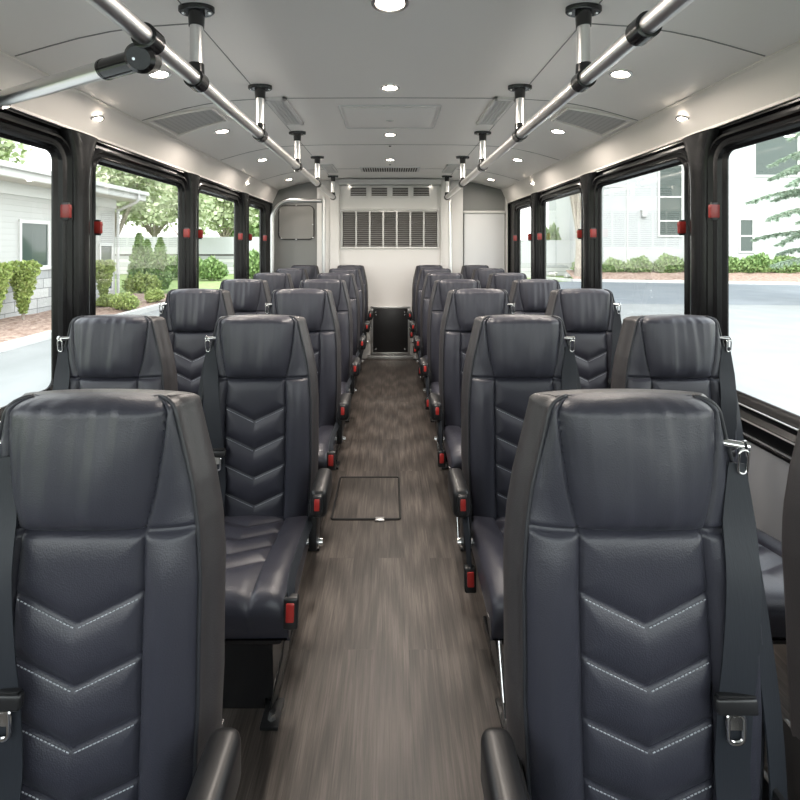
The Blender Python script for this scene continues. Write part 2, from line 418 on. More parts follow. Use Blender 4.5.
# rear pilasters and right panel
for k, sx in enumerate((-1, 1)):
    tag(obj('trim_%d' % (12 + k), B(((min(sx * .70, sx * .85), Y1 - .035, 0), (max(sx * .70, sx * .85), Y1, 2.066)), bev=.003), M['white'], angle=30), kind='structure')

# ------------------------------------------------------------------ rear furniture
hs = thing('air_conditioning_housing', 'white floor to ceiling housing with louvred grille in the middle of the rear wall', 'vent housing', (0, Y1, 0))
yf = -.10
obj('cabinet', B(((-.60, yf + .03, 0), (.60, -.001, 2.0))), M['white'], hs, smooth=False)
obj('frame', B(((-.69, yf, 0), (-.585, -.001, 2.066)), ((.585, yf, 0), (.69, -.001, 2.066)), ((-.585, yf - .03, 2.005), (.585, -.001, 2.066)), bev=.006), M['white'], hs, angle=30)
bm = bmesh.new()
box(bm, (-.565, yf + .012, 1.715), (.565, yf + .03, 1.735), .004)
box(bm, (-.565, yf + .012, 1.27), (.565, yf + .03, 1.285), .004)
obj('moulding', bm, M['white'], hs, angle=30)
gz0, gz1, gx = 1.292, 1.695, .545
gf = obj('grille_frame', B(((-gx - .012, yf + .015, gz0 - .012), (gx + .012, yf + .033, gz0)), ((-gx - .012, yf + .015, gz1), (gx + .012, yf + .033, gz1 + .012)),
                     ((-gx - .02, yf + .015, gz0 - .012), (-gx, yf + .033, gz1 + .012)), ((gx, yf + .015, gz0 - .012), (gx + .02, yf + .033, gz1 + .012))), M['louver'], hs, smooth=False)
obj('grille_backing', B(((-gx, yf + .026, gz0), (gx, yf + .0295, gz1))), M['vent_dark'], gf, smooth=False)
cw = 2 * gx / 7
bm = bmesh.new()
for c in range(7):
    for r in range(17):
        zc = gz0 + (r + .5) * (gz1 - gz0) / 17; x0 = -gx + c * cw + .010; x1 = -gx + (c + 1) * cw - .010
        mt = Matrix.Translation(((x0 + x1) / 2, yf + .020, zc)) @ Matrix.Rotation(math.radians(32), 4, 'X')
        box(bm, (-(x1 - x0) / 2, -.006, -.0035), ((x1 - x0) / 2, .006, .0035), 0, mtx=mt)
obj('louvers', bm, M['louver'], gf, smooth=False)
obj('grille_bars', B(*[((-gx + c * cw - .010, yf + .012, gz0), (-gx + c * cw + .010, yf + .026, gz1)) for c in range(1, 7)]), M['louver'], gf, smooth=False)
for c in range(4):
    x = -.365 + c * .242
    fr = obj('upper_vent', B(((x - .105, yf + .022, 1.855), (x + .105, yf + .032, 1.99)), bev=.003), M['white'], hs, angle=30)
    obj('slot_grille', B(*[((x - .09, yf + .018, 1.880 + q * .0195), (x + .09, yf + .0225, 1.880 + q * .0195 + .0135)) for q in range(5)]), M['dark_slot'], fr, smooth=False)

dp = thing('access_door', 'black bolted access door with metal frame at the end of the aisle', 'access door', (.005, Y1 - .074, 0))
obj('panel', B(((-.205, -.03, .075), (.205, -.012, .585)), bev=.004), M['black'], dp, angle=30)
obj('frame', B(((-.225, -.036, .055), (-.2, -.001, .605)), ((.2, -.036, .055), (.225, -.001, .605)), ((-.225, -.036, .58), (.225, -.001, .605)), ((-.225, -.036, .055), (.225, -.001, .08)), bev=.003), M['alu'], dp, angle=30)
obj('threshold', B(((-.26, -.06, .0005), (.26, -.001, .045)), bev=.006), M['alu'], dp, angle=30)
for x in (-.165, .165):
    for z in (.12, .51, .54):
        if z == .12 or True:
            bm = bmesh.new(); cyl(bm, (x, -.029, z), (x, -.036, z), .012, .008, 12); obj('bolt', bm, M['screw'], dp, angle=40)

# left rear: hatch on grey wall
hp = thing('rear_hatch_cover', 'grey hatch cover with dark rounded seal on the left rear wall', 'hatch cover', (-1.095, Y1, 0))
bm = bmesh.new()
a = [bm.verts.new((x, -.0005, z)) for x, z in rrect(-.20, .20, 1.385, 1.765, .05)]; b = [bm.verts.new((x, -.012, z)) for x, z in rrect(-.20, .20, 1.385, 1.765, .05)]
for i in range(len(a)): bm.faces.new((a[i], a[(i + 1) % len(a)], b[(i + 1) % len(a)], b[i]))
bm.faces.new(b)
obj('plate', bm, mat('hatch_grey', (.23, .225, .215), .5), hp, angle=30)
bm = bmesh.new(); tube(bm, [(x, -.010, z) for x, z in rrect(-.205, .205, 1.38, 1.77, .055)], .006, 8, closed=True); obj('seal', bm, M['rubber'], hp)
for x, z in ((-.195, 1.45), (-.195, 1.70), (.195, 1.55), (.195, 1.40), (0, 1.375), (0, 1.775), (-.17, 1.39)):
    bm = bmesh.new(); cyl(bm, (x, -.015, z), (x, -.022, z), .007, seg=8); obj('screw', bm, M['screw'], hp)
# right rear: white panel with ledge
rp = thing('rear_side_panel', 'flat white panel with a trim ledge on the right rear wall', 'wall panel', (1.1, Y1, 0))
obj('panel', B(((-.235, -.03, 0), (.235, -.001, 1.68)), bev=.003), mat('white_cool', (.66, .67, .68), .4), rp, angle=30)
obj('ledge', B(((-.245, -.045, 1.68), (.245, -.001, 1.71)), bev=.004), M['white'], rp, angle=30)
obj('edge_post', B(((.245, -.04, 0), (.268, -.001, 1.86))), M['white'], rp, smooth=False)
# bent tube frame left rear
bm = bmesh.new()
pts = [(-.28, 0, .02), (-.28, 0, 1.58)] + [(-.28 + .2 * (1 - math.cos(t)), 0, 1.58 + .2 * math.sin(t)) for t in [PI / 2 * k / 8 for k in range(1, 9)]] + [(.245, 0, 1.78)]
gfm = thing('bent_tube_guard', 'bent pale metal tube guard standing behind the last left seats', 'guard rail', (-.97, 4.78, 0))
# stands between the last two rows of the left block
tube(bm, [(p[0], p[1], p[2]) for p in pts], .022, 14); obj('bent_tube', bm, M['alu'], gfm)
bm = bmesh.new(); cyl(bm, (.265, 0, .02), (.265, 0, 1.82), .02, seg=16); obj('upright_tube', bm, M['alu'], gfm, angle=40)
for x in (-.28, .265):
    bm = bmesh.new(); cyl(bm, (x, 0, 0), (x, 0, .02), .045, seg=20); obj('foot_flange', bm, M['alu'], gfm, angle=40)

# ------------------------------------------------------------------ ceiling rails
def grab_rail(sx, label):
    rx, rz, R = .628, 1.838, .0245
    r = thing('ceiling_grab_rail', label, 'grab rail', (sx * rx, 2.9, rz), 0, None)
    bm = bmesh.new(); cyl(bm, (0, -3.9, 0), (0, 2.09, 0), R, seg=28); obj('rail_tube', bm, M['steel'], r, angle=40)
    for k, y in enumerate((1.46, 2.175, 3.05, 3.89, 4.96)):
        yy = y - 2.9; top = ceil_z(rx) - rz
        bm = bmesh.new(); cyl(bm, (0, yy, .012), (0, yy, top - .02), .0205, seg=20)
        st = obj('stanchion', bm, M['steel'], r, angle=40)
        bm = bmesh.new()
        # oval flange
        a = [bm.verts.new((.058 * math.cos(t), yy + .034 * math.sin(t), top - .013)) for t in [2 * PI * q / 28 for q in range(28)]]
        b = [bm.verts.new((v.co.x, v.co.y, top + .002)) for v in a]
        c = [bm.verts.new((v.co.x * .93, yy + (v.co.y - yy) * .93, top - .017)) for v in a]
        for q in range(28):
            w_ = (q + 1) % 28
            bm.faces.new((a[q], a[w_], b[w_], b[q])); bm.faces.new((c[q], c[w_], a[w_], a[q]))
        bm.faces.new(c)
        cyl(bm, (0, yy, top - .062), (0, yy, top - .014), .0235, .0265, 24)
        fl = obj('ceiling_flange', bm, M['black_gloss'], st, angle=40)
        for px in (-.042, .042):
            bm = bmesh.new(); cyl(bm, (px, yy, top - .016), (px, yy, top - .021), .007, .005, 10); obj('screw', bm, M['screw'], fl)
        bm = bmesh.new()
        cyl(bm, (0, yy, .01), (0, yy, .052), .0255, .0235, 24)
        cyl(bm, (0, yy - .025, 0), (0, yy + .025, 0), .032, seg=28)
        obj('clamp', bm, M['black_gloss'], st, angle=40)
    return r
rl = grab_rail(-1, 'long steel grab rail hanging on five short posts left of the aisle')
rr = grab_rail(1, 'long steel grab rail hanging on five short posts right of the aisle')
# collar near the front of each rail
for r, y in ((rl, 1.17), (rr, 1.115)):
    bm = bmesh.new(); pr = [(-.026, .028), (-.024, .033), (.024, .033), (.026, .028)]
    for (a_, ra), (b_, rb) in zip(pr[:-1], pr[1:]): cyl(bm, (0, y - 2.9 + a_, 0), (0, y - 2.9 + b_, 0), ra, rb, 28, caps=True)
    obj('collar', bm, M['black_gloss'], r, angle=30)
bm = bmesh.new(); cyl(bm, (.045, 2.075, -1.82), (.035, 2.075, -.02), .0175, seg=18); cyl(bm, (.045, 2.075, -1.836), (.045, 2.075, -1.82), .04, seg=18)
obj('end_pole', bm, M['steel'], rr, angle=40)
# cross brace on the left
a = Vector((-.652, 1.19, 1.795)); b = Vector((-1.352, 1.545, 1.80)); d = (b - a).normalized()
cb = thing('cross_brace_bar', 'steel bar with black swivel joint running from left rail to left wall', 'brace bar', a)
bm = bmesh.new(); cyl(bm, d * .12, b - a, .0245, seg=26); obj('bar', bm, M['steel'], cb, angle=40)
bm = bmesh.new(); cyl(bm, d * .02, d * .165, .028, seg=26); cyl(bm, d * .158, d * .168, .029, seg=26)
sl = obj('sleeve', bm, M['black_gloss'], cb, angle=40)
bm = bmesh.new()
sd = d.cross(Vector((0, 0, 1))).normalized()
for q in range(22):
    p = d * (.060 + q * .0042) - sd * -.0 ; p = p + Vector((0, 0, -.0125)) + sd * .025
    cyl(bm, p, p + Vector((0, 0, .006)), .0009, seg=6)
obj('ridges', bm, M['alu'], sl)
nrm = Vector((.15, -.93, -.32)).normalized()
bm = bmesh.new(); cyl(bm, nrm * -.026, nrm * .026, .038, seg=30); cyl(bm, nrm * .026, nrm * .036, .038, .029, 30)
obj('swivel_joint', bm, M['black_gloss'], cb, angle=35)
bm = bmesh.new(); cyl(bm, nrm * .034 + d * .015, nrm * .043 + d * .015, .010, .0085, 16); cyl(bm, nrm * .043 + d * .015, nrm * .0445 + d * .015, .004, seg=6)
obj('cap_screw', bm, M['chrome'], cb, angle=35)
bm = bmesh.new(); cyl(bm, b - a - d * .03, b - a, .032, seg=24); obj('wall_flange', bm, M['black_gloss'], cb, angle=35)

# ------------------------------------------------------------------ ceiling fittings
lamps = []
def downlight(x, y, z, n, label, rad=.048, group=None, e=None):
    n = Vector(n).normalized()
    t = thing('ceiling_downlight', label, 'ceiling light', (x, y, z), 0, group)
    q = (-n).to_track_quat('Z', 'Y').to_matrix().to_4x4() if abs(n.z) < .9999 else Matrix.Identity(4)
    bm = bmesh.new()
    seg = 28
    pr = [(rad * 1.0, .001), (rad * .97, -.005), (rad * .76, -.006), (rad * .72, -.001)]
    rings = [[bm.verts.new(q @ Vector((r_ * math.cos(2 * PI * k / seg), r_ * math.sin(2 * PI * k / seg), h_))) for k in range(seg)] for r_, h_ in pr]
    for i in range(3):
        for k in range(seg): bm.faces.new((rings[i][k], rings[i][(k + 1) % seg], rings[i + 1][(k + 1) % seg], rings[i + 1][k]))
    obj('trim_ring', bm, M['ring'], t, angle=40)
    bm = bmesh.new()
    a_ = [bm.verts.new(q @ Vector((rad * .74 * math.cos(2 * PI * k / seg), rad * .74 * math.sin(2 * PI * k / seg), -.0022))) for k in range(seg)]
    bm.faces.new(a_); obj('lens', bm, M['lens_soft' if (e and e <= .1) else 'lens'], t, smooth=False)
    if not (e and e <= .1): lamps.append((Vector((x, y, z)) + n * .012, n, rad, e))
ordn = ['nearest', 'second nearest', 'third nearest', 'farthest']
for k, y in enumerate((1.435, 2.207, 3.14, 4.05)):
    downlight(0, y, ceil_z(0), (0, 0, -1), 'round recessed downlight on the ceiling centre line, %s of four' % ordn[k], .062 if k == 0 else .047, 'downlights along the ceiling centre')
for sx, sd_ in ((-1, 'left'), (1, 'right')):
    for k, y in enumerate((1.93, 2.84, 3.77, 4.85)):
        x = sx * (.99, 1.06, 1.07, 1.09)[k]; n = (-sx * .2, 0, -1)
        downlight(x, y, ceil_z(x), n, 'round recessed downlight in the curved %s side of the ceiling, %s of four' % (sd_, ordn[k]), .047, 'downlights in the ceiling sides', (.55, .55, .5, .2)[k])
    for k, y in enumerate((2.05, 4.2)):
        downlight(sx * 1.338, y, 1.879, (-sx * .45, 0, -.89), 'warm light in the panel above the %s windows, %s' % (sd_, ('nearer one', 'farther one')[k]), .034, 'lights above the windows', (.10, .06)[k])
    downlight(sx * .47, Y1 - .095, 2.0045, (0, 0, -1), 'small light under the top edge of the rear housing, %s end' % sd_, .022, 'lights on the rear housing', .03)

for sx, sd_ in ((-1, 'left'), (1, 'right')):
    # trapezoid speaker grille
    t = thing('speaker_grille', 'grey perforated trapezoid grille in the curved %s side of the ceiling' % sd_, 'speaker grille', (sx * 1.1, 2.53, ceil_z(1.1)))
    def cz(x, d_): return ceil_z(x) - ceil_z(1.1) - d_
    def patch(x0, x1, ya0, ya1, yb0, yb1, d_, nx=8):
        bm = bmesh.new(); A = []
        for i in range(nx + 1):
            u = i / nx; x = x0 + (x1 - x0) * u
            A.append((bm.verts.new((sx * (x - 1.1), ya0 + (yb0 - ya0) * u, cz(x, d_))), bm.verts.new((sx * (x - 1.1), ya1 + (yb1 - ya1) * u, cz(x, d_)))))
        for i in range(nx): bm.faces.new((A[i][0], A[i][1], A[i + 1][1], A[i + 1][0]))
        return bm
    g = patch(.97, 1.26, -.10, .10, -.14, .15, .005)
    pm = mat('perforated_grey', (.30, .30, .295), .6)
    n_, l_, b_ = nt(pm); v_ = n_.new('ShaderNodeTexVoronoi'); v_.inputs['Scale'].default_value = 150; v_.inputs['Randomness'].default_value = 0
    tc_ = n_.new('ShaderNodeTexCoord'); l_.new(tc_.outputs['Object'], v_.inputs['Vector'])
    r_ = n_.new('ShaderNodeValToRGB'); r_.color_ramp.elements[0].position = .22; r_.color_ramp.elements[0].color = (.22, .22, .22, 1); r_.color_ramp.elements[1].position = .34; r_.color_ramp.elements[1].color = (.5, .495, .485, 1)
    l_.new(v_.outputs['Distance'], r_.inputs['Fac']); l_.new(r_.outputs['Color'], b_.inputs['Base Color'])
    obj('mesh_panel', g, pm, t)
    bm = bmesh.new()
    cs = [(.955, -.115), (.955, .115), (1.275, .17), (1.275, -.16)]
    pts = []
    for i in range(4):
        (xa, ya), (xb, yb) = cs[i], cs[(i + 1) % 4]
        for k in range(8): u = k / 8; x = xa + (xb - xa) * u; pts.append((sx * (x - 1.1), ya + (yb - ya) * u, cz(x, .008)))
    tube(bm, pts, .006, 6, closed=True); obj('surround', bm, M['ceiling'], t)
    # louvred air vents between rail posts
    for (y, ln, wd) in ((2.58, .50, .115), (4.47, .42, .12)):
        v = thing('ceiling_air_vent', 'slatted rectangular ceiling vent beside the %s grab rail, %s' % (sd_, 'nearer one' if y < 3 else 'farther one'), 'air vent', (sx * .60, y, ceil_z(.60)), 0, 'slatted ceiling vents')
        h = wd / 2; k = ln / 2
        obj('frame', B(((-h, -k, -.014), (-h + .018, k, .003)), ((h - .018, -k, -.014), (h, k, .003)), ((-h, -k, -.014), (h, -k + .03, .003)), ((-h, k - .03, -.014), (h, k, .003)), bev=.003), M['white'], v, angle=30)
        obj('backing', B(((-h + .01, -k + .02, -.003), (h - .01, k - .02, -.001))), mat('vent_blue_grey', (.48, .52, .60), .6), v, smooth=False)
        bm = bmesh.new()
        for q in range(22):
            yy = -k + .04 + q * (ln - .08) / 21
            box(bm, (-h + .018, yy - .004, -.011), (h - .018, yy + .002, -.003))
        for q in (-1, 0, 1): box(bm, (q * .02 - .0015, -k + .03, -.012), (q * .02 + .0015, k - .03, -.004))
        obj('slats', bm, M['white'], v, smooth=False)
# rear ceiling slot vent
v = thing('ceiling_slot_vent', 'wide slotted ceiling vent in front of the rear housing', 'air vent', (0, 4.55, ceil_z(0)))
obj('plate', B(((-.30, -.13, -.008), (.30, .13, .002)), bev=.003), M['white'], v, angle=30)
bm = bmesh.new()
for q in range(23):
    x = -.264 + q * .024; s_ = 1 if x > 0 else -1
    box(bm, (x - .007, -.105, -.0100), (x + .007, .105, -.0078))
obj('slots', bm, M['dark_slot'], v, smooth=False)
# roof hatch
v = thing('ceiling_hatch', 'flush rectangular hatch panel on the ceiling between the two rails', 'hatch', (0, 2.72, ceil_z(0)))
obj('panel', B(((-.26, -.20, -.006), (.26, .21, .002)), bev=.003), M['ceiling'], v, angle=30)
bm = bmesh.new()
tube(bm, [(x, y, -.003) for x, y in rrect(-.285, .285, -.24, .24, .02)], .005, 6, closed=True); obj('surround', bm, M['white'], v)
bm = bmesh.new(); cyl(bm, (0, .05, -.006), (0, .05, -.011), .012, seg=12); box(bm, (-.022, .046, -.009), (.022, .054, -.006)); obj('latch', bm, M['alu'], v, angle=40)
for y in (3.5, 4.3):
    bm = bmesh.new(); cyl(bm, (0, 0, 0), (0, 0, -.006), .011, .008, 12)
    o = obj('ceiling_screw', bm, M['vent_dark'], None, (0, y, ceil_z(0) + .001), angle=40)
    tag(o, 'small dark ceiling fastener %s' % ('between the second and third centre lights', 'behind the farthest centre light')[y > 4] if y > 4 else 'small dark ceiling fastener between the third and farthest centre lights', 'fastener', 'ceiling fasteners')

# ------------------------------------------------------------------ floor hatch
v = thing('floor_hatch', 'square floor hatch with thin metal edge in the aisle', 'hatch', (-.115, 2.33, 0))
obj('lid', B(((-.158, -.188, .0002), (.158, .188, .003)), bev=.001), M['floor'], v, smooth=False)
bm = bmesh.new()
tube(bm, [(x, y, .002) for x, y in rrect(-.164, .164, -.193, .193, .012)], .0055, 6, closed=True); obj('edge_trim', bm, M['rubber'], v)
bm = bmesh.new(); box(bm, (.045, -.208, .001), (.088, -.18, .007), .003); obj('latch', bm, M['alu'], v, angle=40)

# ------------------------------------------------------------------ seats
Z0, ZSEAM, ZTOP, RT = .395, .860, 1.062, .026
WT = [(.39, .183), (.48, .192), (.60, .197), (.78, .195), (.86, .188), (.92, .178), (.98, .163), (1.035, .150)]
CHEV = [.727, .637, .548, .458]
SL = .46
def yc(z): return .05 + .042 * (z - Z0) - .008 * math.sin(PI * min(1, max(0, (z - Z0) / .44)))
def se(s, n=4.0): return max(0., 1 - abs(s) ** n) ** (1 / n)
def pill_s(z): return .55 + .34 * max(0, (z - ZSEAM)) / .17
def gau(d, w): return math.exp(-(d / w) ** 2)
def front_disp(s, x, z):
    a = abs(s); d = 0.
    if z < ZSEAM:
        k = min(1, max(0, (ZSEAM - z) / .02))
        if a < .55:
            best = 9
            for zk in CHEV:
                best = min(best, abs(z - (zk + SL * abs(x))) * .91)
            best = min(best, (ZSEAM - z), .55 * .175 - abs(x) + .004)
            d += .0095 * (1 - math.exp(-(max(0, best) / .017) ** 1.5)) - .003
            # crease
            for zk in CHEV: d -= .002 * gau((z - (zk + SL * abs(x))) * .91, .003)
        else:
            t = (a - .55) / .42
            if t < 1: d += .017 * math.sin(PI * min(1, t)) ** .8 * (1 - math.exp(-((ZSEAM - z) / .03)))
        d -= .005 * gau((a - .55) * .175, .0035)
    else:
        ps = pill_s(z); t = (z - ZSEAM)
        if a < ps:
            d += .027 * (1 - math.exp(-((ps - a) * .17 / .022) ** 1.3)) * (1 - math.exp(-(t / .018) ** 1.2)) * (1 - .45 * (t / .175) ** 2)
            wr = noise.noise(Vector((x * 48 + 3, z * 5, 1.7))) * .0034 + noise.noise(Vector((x * 22, z * 9, 5.1))) * .003
            d += wr * min(1, (ps - a) * 6) * min(1, t / .03)
        else:
            d += (.006 * math.sin(PI * min(1, max(0, (a - ps) / (1.001 - ps)))) - .010 * min(1, (a - ps) / .2)) * (1 - math.exp(-(t / .015)))
        d -= .005 * gau((a - ps) * .17, .0035)
    d -= .009 * gau(z - ZSEAM, .0045)
    return d * min(1, (1 - a) / .06)
def front_pt(s, z, cap=None):
    """front skin point for s in -1..1 at height z; cap = angle over the top"""
    if cap is None: c, sn, zz = 1., 0., z
    else: c, sn, zz = math.cos(cap), math.sin(cap), z
    w = interp(WT, z) - .014
    zc = min(zz, ZTOP - RT)
    wf = w - .032 * (1 - c) ** 1.0
    df = .052 * (.40 + .60 * c); curl = .034 * c
    x = s * wf
    y = yc(zc) - df + curl * (1 - se(s)) - front_disp(s, s * w, z) * (.35 + .65 * c)
    zt = z if cap is None else (ZTOP - RT + RT * sn) - .006 * s * s * sn
    return Vector((x, y, zt))
def build_back_parts():
    sl = [i * .02 for i in range(0, 43)]          # 0..0.84
    sl += [.84 + .16 * (1 - (1 - k / 10) ** 2) for k in range(1, 11)]
    s_all = [-a for a in sl[:0:-1]] + sl
    N = len(s_all)
    rows = []
    nz = int(round((ZTOP - RT - Z0) / .0034))
    for i in range(nz + 1): rows.append((Z0 + (ZTOP - RT - Z0) * i / nz, None))
    for k in range(1, 9): rows.append((ZTOP - RT, PI / 2 * k / 8))
    NS = 4; rear = s_all[::-1]
    grid = []
    for z, cap in rows:
        c = 1. if cap is None else math.cos(cap); sn = 0. if cap is None else math.sin(cap)
        ring = [front_pt(s, z, cap) for s in s_all]
        wr = interp(WT, z) - .030 * (1 - c)
        db = (.050 - .012 * max(0, (z - .8) / .28)) * c - .016 * (1 - c)
        yb = yc(z) + db
        pr = ring[-1]; pl = ring[0]; zr = pr.z
        tgt = Vector((wr, yb - .02 * c, zr))
        side_r = [pr.lerp(tgt, k / (NS + 1)) + Vector((.004 * math.sin(PI * k / (NS + 1)) * c, 0, 0)) for k in range(1, NS + 1)]
        back = [Vector((wr * s, yb - .02 * c * (1 - se(s, 3)), zr - 0 * s)) for s in rear]
        if cap is not None:
            back = [Vector((b_.x, b_.y, ring[0].z + (ZTOP - RT + RT * sn - ring[0].z) * (1 - s * s))) for b_, s in zip(back, rear)]
        side_l = [Vector((-p.x, p.y, p.z)) for p in side_r[::-1]]
        grid.append(ring + side_r + back + side_l)
    L = len(grid[0])
    parts = {k: {} for k in ('chevron_panel', 'headrest', 'bolster_a', 'bolster_b', 'shell')}
    faces = {k: [] for k in parts}
    verts = {k: [] for k in parts}
    def vid(p, i, j):
        key = (i, j % L)
        d = parts[p]
        if key not in d:
            d[key] = len(verts[p]); verts[p].append(grid[i][j % L])
        return d[key]
    for i in range(len(rows) - 1):
        z = (rows[i][0] + rows[i + 1][0]) / 2
        for j in range(L):
            p = 'shell'
            if j < N - 1:
                s = (s_all[j] + s_all[j + 1]) / 2; a = abs(s)
                if z > ZSEAM: p = 'headrest' if a < pill_s(z) else ('shell' if a > .97 else ('bolster_a' if s < 0 else 'bolster_b'))
                elif a < .55: p = 'chevron_panel'
                elif a < .97: p = 'bolster_a' if s < 0 else 'bolster_b'
            faces[p].append((vid(p, i, j), vid(p, i, j + 1), vid(p, i + 1, j + 1), vid(p, i + 1, j)))
    # close the top and the bottom
    for e in (len(rows) - 1, 0):
        p = 'headrest' if e else 'shell'
        R0 = N + NS; q_ = lambda *js: tuple(vid(p, e, j) for j in (js if e else js[::-1]))
        for j in range(N - 1): faces[p].append(q_(j, j + 1, R0 + N - 2 - j, R0 + N - 1 - j))
        faces[p].append(q_(*range(N - 1, R0 + 1))); faces[p].append(q_(*range(R0 + N - 1, L), 0))
    return verts, faces
bv, bf = build_back_parts()
def mesh(name, vs, fs, m, angle=None):
    me = bpy.data.meshes.new(name); me.from_pydata([tuple(v) for v in vs], [], fs); me.update()
    me.materials.append(m); me.polygons.foreach_set('use_smooth', [True] * len(me.polygons))
    if angle: me.set_sharp_from_angle(angle=math.radians(angle))
    return me
ME = {}
for k, nm, mm in (('shell', 'backrest_shell', 'leather_side'), ('chevron_panel', 'chevron_panel', 'leather'), ('headrest', 'headrest', 'leather'), ('bolster_a', 'side_bolster', 'leather'), ('bolster_b', 'side_bolster', 'leather')):
    ME[k] = mesh(nm, bv[k], bf[k], M[mm])
def bmesh_mesh(name, bm, m, angle=35):
    me = bpy.data.meshes.new(name)
    bmesh.ops.recalc_face_normals(bm, faces=bm.faces)
    bm.to_mesh(me); bm.free(); me.materials.append(m)
    me.polygons.foreach_set('use_smooth', [True] * len(me.polygons))
    if angle: me.set_sharp_from_angle(angle=math.radians(angle))
    return me
# piping along both front edges of the backrest
bm = bmesh.new()
for sg in (-1, 1):
    pts = []
    for i in range(61):
        z = Z0 + (ZTOP - RT - Z0) * i / 60
        p = front_pt(sg * .985, z); pts.append(p + Vector((sg * .0015, -.0012, 0)))
    for k in range(1, 7):
        p = front_pt(sg * .985, ZTOP - RT, PI / 2 * k / 6); pts.append(p + Vector((0, 0, .001)))
    tube(bm, pts, .0034, 8)
ME['piping'] = bmesh_mesh('piping', bm, M['piping'], None)
# stitches following the chevrons
for kk, zk in enumerate(CHEV):
    bm = bmesh.new()
    for sg in (-1, 1):
        x = .004
        while x < .088:
            p = [];
            for xx in (x, x + .0038):
                z = zk + SL * xx - .0060
                w = interp(WT, z) - .014
                q = front_pt(sg * xx / w, z); p.append(q + Vector((0, -.0007, 0)))
            cyl(bm, p[0], p[1], .00085, seg=5)
            x += .0056
    ME['stitching%d' % kk] = bmesh_mesh('stitching', bm, M['thread'], None)

# cushion
CL = .40
def cush_top(s, t):
    """t 0 rear .. 1 front ; returns x,y,z of the top skin"""
    w = .186 + .012 * t
    y = .03 - CL * t
    z = .418 + .062 * t
    x = s * w; a = abs(s); d = 0.
    if a < .55:
        best = 9
        for tk in (.12, .32, .52, .72):
            yy = .03 - CL * tk + SL * abs(x) - .045
            dist = abs(y - yy) * .91; best = min(best, dist); d -= .002 * gau(dist, .0035)
        best = min(best, .55 * w - abs(x) + .004)
        d += .012 * (1 - math.exp(-(best / .02) ** 1.5)) - .004
    else:
        u = (a - .55) / .44
        if u < 1: d += .009 * math.sin(PI * u) ** .8
    d -= .005 * gau((a - .55) * w, .004)
    d *= min(1, (1 - a) / .06)
    return x, y, z - .034 * (1 - se(s, 4)) + d
def build_cushion():
    sl = [i * .025 for i in range(0, 34)] + [.825 + .175 * (1 - (1 - k / 9) ** 2) for k in range(1, 10)]
    s_all = [-a for a in sl[:0:-1]] + sl; N = len(s_all)
    rows = [('t', i / 84) for i in range(85)] + [('c', PI / 2 * k / 7) for k in range(1, 8)] + [('d', k / 3) for k in range(1, 4)]
    grid = []
    for kind, v in rows:
        ring = []
        for s in s_all:
            if kind == 't':
                x, y, z = cush_top(s, v); x2, z2 = x, z - (.03 * max(0, v - .8) ** 2 / .04) * .35
            else:
                x2, y, z2 = cush_top(s, 1.0); z2 -= .0105
                R_ = .038
                cc = v if kind == 'c' else PI / 2
                y -= R_ * math.sin(cc); z2 -= R_ * (1 - math.cos(cc))
                if kind == 'd': z2 -= v * .046; y += v * .012
                y += .02 * (1 - se(s, 4)) * math.sin(cc)
            ring.append(Vector((x2, y, z2)))
        bz = .362
        l_, r_ = ring[0], ring[-1]
        side = [r_.lerp(Vector((r_.x * .985, r_.y, min(bz, r_.z))), k / 3) + Vector((.003 * (k in (1, 2)), 0, 0)) for k in (1, 2, 3)]
        sidel = [Vector((-p.x, p.y, p.z)) for p in side[::-1]]
        grid.append(ring + side + sidel)
    L = len(grid[0]); V = {'c': [], 'p': []}; I = {'c': {}, 'p': {}}; Fc = {'c': [], 'p': []}
    def vid(p, i, j):
        key = (i, j % L)
        if key not in I[p]: I[p][key] = len(V[p]); V[p].append(grid[i][j % L])
        return I[p][key]
    for i in range(len(rows) - 1):
        for j in range(L):
            p = 'p' if (j < N - 1 and abs((s_all[j] + s_all[j + 1]) / 2) < .55 and i < 84) else 'c'
            Fc[p].append((vid(p, i, j), vid(p, i + 1, j), vid(p, i + 1, j + 1), vid(p, i, j + 1)))
    Fc['c'].append(tuple(vid('c', 0, j) for j in range(L))); Fc['c'].append(tuple(vid('c', len(rows) - 1, j) for j in range(L))[::-1])
    return V, Fc
cv, cf = build_cushion()
ME['cushion'] = mesh('seat_cushion', cv['c'], cf['c'], M['leather'])
ME['cushion_panel'] = mesh('cushion_panel', cv['p'], cf['p'], M['leather'])

ME['seat_pan'] = bmesh_mesh('seat_pan', B(((-.175, -.355, .320), (.175, .10, .372)), bev=.008), M['black'])
def leg_mesh(x):
    bm = bmesh.new()
    vs = [(-.20, .322), (.06, .322), (.06, .03), (-.19, .03)]
    t = .012
    A = [bm.verts.new((x - t, y, z)) for y, z in vs]; Bv = [bm.verts.new((x + t, y, z)) for y, z in vs]
    bm.faces.new(A); bm.faces.new(Bv[::-1])
    for i in range(4): bm.faces.new((A[i], Bv[i], Bv[(i + 1) % 4], A[(i + 1) % 4]))
    box(bm, (x - .022, -.18, 0), (x + .022, .09, .032), .004)
    return bmesh_mesh('leg', bm, M['black_gloss'])
ME['leg_a'] = leg_mesh(-.10); ME['leg_b'] = leg_mesh(.10)
ME['leg_panel'] = bmesh_mesh('pedestal_panel', B(((-.089, -.19, 0), (.089, -.18, .322))), M['black_gloss'])
for q_, k_ in ((-1, 'bracket_a'), (1, 'bracket_b')):
    ME[k_] = bmesh_mesh('recliner_bracket', B(((min(q_ * .182, q_ * .192), -.02, .345), (max(q_ * .182, q_ * .192), .10, .49)), bev=.003), M['black'])

